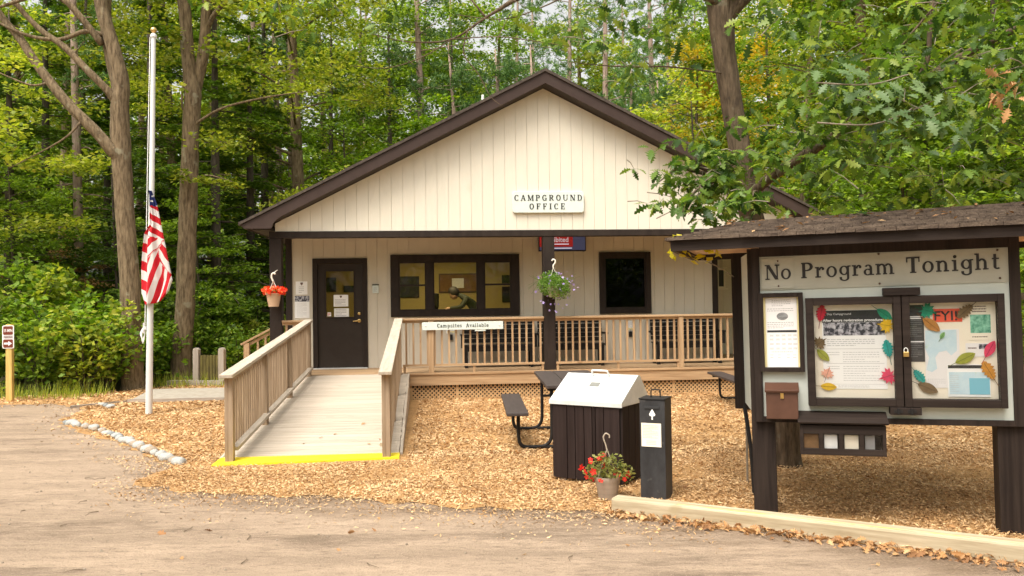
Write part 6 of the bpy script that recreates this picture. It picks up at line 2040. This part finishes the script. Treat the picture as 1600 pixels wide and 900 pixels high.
proto('bush1', bush(111, 1.9, 1.05, 1500, .13, .10, 'leaf_shrub'))
proto('bush2', bush(112, 1.5, .95, 1300, .12, .09, 'leaf_shrub'))
proto('bush3', bush(113, 2.3, 1.1, 1600, .14, .10, 'leaf_shrub'))
MADE = {}
KN = {'broad': ('broadleaf_tree', 'tree'), 'under': ('understory_tree', 'tree'), 'pine': ('pine_tree', 'tree'), 'hem': ('hemlock_tree', 'tree'), 'bush': ('leafy_shrub', 'shrub')}
def plant(key, px, d, scale=1.0, mat=None, label='', group=None, x=None):
    kk = key.rstrip('0123456789')
    X = (px - 800) / 1300 * d if x is None else x
    tr, cr, bk = PROTO[key]
    if key not in MADE:
        t = T(KN[kk][0], label, KN[kk][1], Fr((X, d, 0), random.uniform(0, 6.28)), (0, 0, 0), group)
        if isinstance(tr, MB):
            tr = mesh_of('trunk', tr, bk, smooth=True)
        t.part('trunk' if kk != 'bush' else 'stems', tr, None)
        t.part('crown' if kk != 'bush' else 'foliage', cr, None)
        r = t.o
        MADE[key] = r
    else:
        r = dup(MADE[key], (X, d, 0), random.uniform(0, 6.28), label, group)
    r.scale = (scale, scale, scale)
    for c in r.children:
        if c.name.startswith(('crown', 'foliage')):
            c.material_slots[0].link = 'OBJECT'
            c.material_slots[0].material = M[mat] if mat else cr.materials[0]
    return r

TREES = []   # key, px, d, scale, mat
def tr(*a):
    TREES.append(a)
# pine trunks and others one can tell apart in the photograph
tr('pine2', 127, 23.0, .85, 'needle')
tr('broad2', 476, 26.5, 1.0, 'leaf_yg')
tr('pine1', 462, 30.0, .95, 'needle')
tr('pine2', 446, 32.0, .95, 'needle')
tr('pine2', 672, 30.0, 1.0, 'needle')
tr('pine1', 945, 33.5, 1.0, 'needle')
tr('pine2', 886, 37.5, 1.0, 'needle')
tr('pine1', 1029, 35.5, 1.05, 'needle')
for px_, d_ in ((92, 28), (214, 33), (394, 31), (562, 41), (800, 40), (1062, 39), (1132, 41), (1450, 33)):
    tr('pine2', px_, d_, .95, 'needle')
tr('broad2', 1366, 20.5, .9, 'leaf_mid')
# left wood
for k, px, d, s, m in (('hem2', 15, 21.5, 1, None), ('hem1', 72, 24.5, 1, None), ('hem2', 168, 25.5, 1, None), ('hem1', 236, 23.5, .95, None), ('hem1', 338, 23.0, 1, None), ('hem2', 392, 25.0, 1.05, None), ('hem1', 415, 29.0, 1.1, None),
                       ('broad3', -55, 22, 1, 'leaf_mid'), ('broad1', 45, 29, 1, 'leaf_yg'), ('broad3', 110, 27, 1, 'leaf_yg'), ('broad1', 205, 31, 1, 'leaf_mid'), ('broad2', 285, 30, .95, 'leaf_yg'), ('broad1', 365, 34, 1, 'leaf_yg'), ('under1', 190, 21.8, .9, 'leaf_dark'), ('under2', 318, 21.6, .9, 'leaf_mid'), ('under1', 30, 19.8, .8, 'leaf_mid'), ('under2', 105, 21.5, .62, 'leaf_rust'),
                       # behind the left roof slope
                       ('broad3', 515, 30, .95, 'leaf_mid'), ('broad1', 560, 35, 1, 'leaf_yg'), ('under1', 545, 27.5, 1.2, 'leaf_mid'), ('broad3', 612, 30, .95, 'leaf_mid'), ('broad1', 640, 38, 1.05, 'leaf_shrub'), ('under1', 640, 28, 1.25, 'leaf_shrub'), ('broad3', 715, 32, 1, 'leaf_shrub'), ('broad1', 765, 37, 1, 'leaf_mid'), ('pine3', 740, 30, 1.0, 'needle'), ('pine3', 800, 33, 1.1, 'needle'),
                       # behind the ridge and right slope
                       ('pine3', 850, 36, 1.15, 'needle'), ('broad1', 915, 42, 1.1, 'leaf_yg'), ('pine3', 990, 29.5, .95, 'needle'), ('pine3', 1045, 33, 1.0, 'needle'), ('broad3', 1080, 31, .85, 'leaf_gold'), ('broad3', 1110, 37, 1.0, 'leaf_gold'), ('under1', 1095, 27, 1.3, 'leaf_yg'), ('under1', 1150, 28, 1.2, 'leaf_gold'),
                       # right wood
                       ('broad3', 1175, 29, 1, 'leaf_mid'), ('broad3', 1215, 31, 1, 'leaf_gold'), ('broad1', 1245, 26, .9, 'leaf_mid'), ('hem2', 1290, 28, 1.1, None), ('broad3', 1345, 22, .9, 'leaf_yg'), ('hem1', 1345, 26, 1, None), ('broad1', 1405, 28, 1, 'leaf_yg'), ('broad3', 1440, 22, .9, 'leaf_mid'), ('broad1', 1490, 26, 1, 'leaf_yg'), ('broad3', 1530, 21, .9, 'leaf_mid'), ('broad2', 1570, 27, 1, 'leaf_yg'), ('broad3', 1615, 20.5, .9, 'leaf_mid'), ('hem2', 1500, 19, .8, None), ('under1', 1385, 18.5, 1, 'leaf_shrub'), ('under2', 1440, 16.0, 1, 'leaf_mid'), ('under1', 1330, 25.5, 1.1, 'leaf_shrub'), ('under2', 1480, 15.5, 1, 'leaf_mid'), ('under1', 1560, 16.5, 1, 'leaf_shrub'), ('under2', 1620, 15, 1, 'leaf_mid'), ('broad1', 1700, 24, 1, 'leaf_mid'),
                       # second row
                       ('broad2', 20, 38, 1, 'leaf_mid'), ('broad2', 130, 41, 1, 'leaf_yg'), ('broad1', 250, 42, 1.1, 'leaf_mid'), ('broad2', 330, 44, 1.1, 'leaf_yg'), ('broad1', 430, 42, 1.1, 'leaf_mid'), ('broad2', 520, 45, 1.1, 'leaf_yg'), ('broad1', 610, 47, 1.1, 'leaf_mid'), ('broad2', 700, 46, 1.1, 'leaf_yg'), ('broad1', 800, 48, 1.1, 'leaf_mid'), ('pine1', 985, 48, 1.1, 'needle'), ('broad2', 1080, 48, 1.1, 'leaf_yg'), ('pine1', 840, 45, 1.05, 'needle'), ('broad1', 1160, 44, 1.1, 'leaf_gold'), ('broad2', 1280, 42, 1.1, 'leaf_yg'), ('broad1', 1380, 41, 1.1, 'leaf_mid'), ('broad2', 1480, 42, 1.1, 'leaf_yg'), ('broad1', 1590, 40, 1.1, 'leaf_mid')):
    tr(k, px, d, s, m)
COLN = {'leaf_mid': 'green', 'leaf_yg': 'yellow green', 'leaf_dark': 'dark green', 'leaf_gold': 'golden', 'leaf_rust': 'rusty brown', 'leaf_shrub': 'fresh green', 'needle': 'needled', None: 'dark'}
REG = ((-400, 240, 'in the wood left of the flagpole'), (240, 432, 'in the wood between flagpole and office'), (432, 842, 'behind the left roof slope'), (842, 1150, 'behind the right roof slope'), (1150, 3000, 'in the wood behind the kiosk'))
KW = {'broad': 'broadleaf tree', 'under': 'low understory tree', 'pine': 'tall pine', 'hem': 'drooping hemlock'}
buckets = {}
for t in TREES:
    kk = t[0].rstrip('0123456789')
    reg = next(r[2] for r in REG if r[0] <= t[1] < r[1])
    w = KW[kk] if t[0] != 'pine3' else 'bushy young pine'
    ab = 'distant ' if t[2] > 39 else ''
    buckets.setdefault((ab + COLN[t[4]] + ' ' + w, reg), []).append(t)
for (w, reg), L in buckets.items():
    L.sort(key=lambda t: t[1])
    for i, t in enumerate(L):
        lb = w + ' ' + reg if len(L) == 1 else '%s %s, %s from the left' % (w, reg, ORD[i])
        plant(t[0], t[1], t[2], t[3], t[4], lb, 'trees of the surrounding forest')

SH = [('bush1', -30, 17.2, 1.1, 'leaf_shrub'), ('bush3', 30, 17.8, 1.05, 'leaf_yg'), ('bush2', 62, 16.9, 1.05, 'leaf_mid'), ('bush1', 100, 17.5, 1.1, 'leaf_shrub'), ('bush2', 132, 17.0, 1.15, 'leaf_yg'), ('bush1', 163, 17.3, .95, 'leaf_shrub'), ('bush3', -5, 19.0, 1.1, 'leaf_mid'), ('bush3', 75, 19.2, 1.15, 'leaf_mid'), ('bush3', 140, 19.0, 1.05, 'leaf_shrub'), ('bush1', 178, 18.6, 1.0, 'leaf_shrub'),
      ('bush2', 236, 19.2, .9, 'leaf_shrub'), ('bush1', 250, 20.3, 1.1, 'leaf_mid'), ('bush2', 318, 20.2, .85, 'leaf_shrub'), ('bush1', 345, 21.5, 1.0, 'leaf_mid'), ('bush2', 370, 20.0, .8, 'leaf_shrub'), ('bush1', 395, 22.3, 1.1, 'leaf_mid'), ('bush2', 412, 21.0, .9, 'leaf_yg'), ('bush3', 300, 22.5, 1.0, 'leaf_mid'), ('bush3', 215, 20.5, 1.0, 'leaf_mid')]
SH.sort(key=lambda t: t[1])
nl = [t for t in SH if t[1] < 190]
nr = [t for t in SH if t[1] >= 190]
for i, t in enumerate(nl):
    plant(*t, 'bright green broad leaved shrub left of the forked maple, %s from the left' % ORD[i], 'shrubs along the edge of the wood')
for i, t in enumerate(nr):
    plant(*t, 'leafy green shrub between the forked maple and the office, %s from the left' % ORD[i], 'shrubs along the edge of the wood')

# ---- undergrowth and the far wood that reads as one mass
rg = np.random.default_rng(71)
n = 42000
P = np.stack([rg.uniform(-30, 34, n), rg.uniform(15.8, 50, n), rg.uniform(.02, 1, n) ** 1.6 * .75], 1)
u2, v2 = to_b(P)
keep = ~((u2 > -5.6) & (u2 < 5.6) & (v2 < 10)) & ~((u2 > -8.6) & (u2 < -5) & (v2 < 3.9)) & ~in_poly(P[:, :2], [(-8.6, 14), (16, 14), (16, 20), (6, 25), (-6.2, 20), (-8.3, 17.3)])
keep &= ~((P[:, 0] < -7) & (P[:, 1] < 16.3))
P = P[keep]
q = leaf_quads(P, .17, .10, rand_normals(len(P), rg, .6), rg)
uo = bpy.data.objects.new('undergrowth', quads_mesh('undergrowth', q, M['leaf_mid']))
COL.objects.link(uo)
uo['kind'] = 'stuff'
gr = []
for x0, x1, y0, y1, n in ((-11.5, -8.0, 15.7, 16.9, 900), (-8.3, -5.9, 17.6, 19.3, 600), (-20, -11, 15.3, 16.8, 700)):
    b = np.stack([rg.uniform(x0, x1, n), rg.uniform(y0, y1, n), np.zeros(n)], 1)
    d = unit(np.stack([rg.normal(0, .4, n), rg.normal(0, .4, n), np.ones(n)], 1))
    s = unit(np.stack([-d[:, 1], d[:, 0], 0 * d[:, 0] + .01], 1)) * .006
    l = rg.uniform(.12, .38, (n, 1))
    gr.append(np.stack([b - s, b + s, b + d * l + s * .2, b + d * l - s * .2], 1))
go = bpy.data.objects.new('grass', quads_mesh('grass', np.concatenate(gr), M['leaf_yg']))
COL.objects.link(go)
go['kind'] = 'stuff'
n = 0
FW = []
# unseen ring of the wood, added behind the camera to keep the low sky out
for i in range(640):
    a = rg.uniform(1.25, 5.03)
    d = rg.uniform(19, 30)
    FW.append((math.sin(a) * d, math.cos(a) * d, rg.uniform(0, 10.5), rg.uniform(1.2, 2.4), 1.6, rg.uniform(.8, 1.6), 46))
for i in range(760):
    a = rg.uniform(-.92, .92)
    d = rg.uniform(52, 84)
    z = rg.uniform(0, 1) ** .9 * 19
    FW.append((math.sin(a) * d, math.cos(a) * d, z + .5, rg.uniform(1.5, 3.4), 1.6, rg.uniform(.8, 1.8), 90))
q = ell_points(FW, rg, 2)
fo = bpy.data.objects.new('far_wood', quads_mesh('far_wood', leaf_quads(q, .62, .42, rand_normals(len(q), rg, .7), rg), M['leaf_mid']))
COL.objects.link(fo)
fo['kind'] = 'stuff'
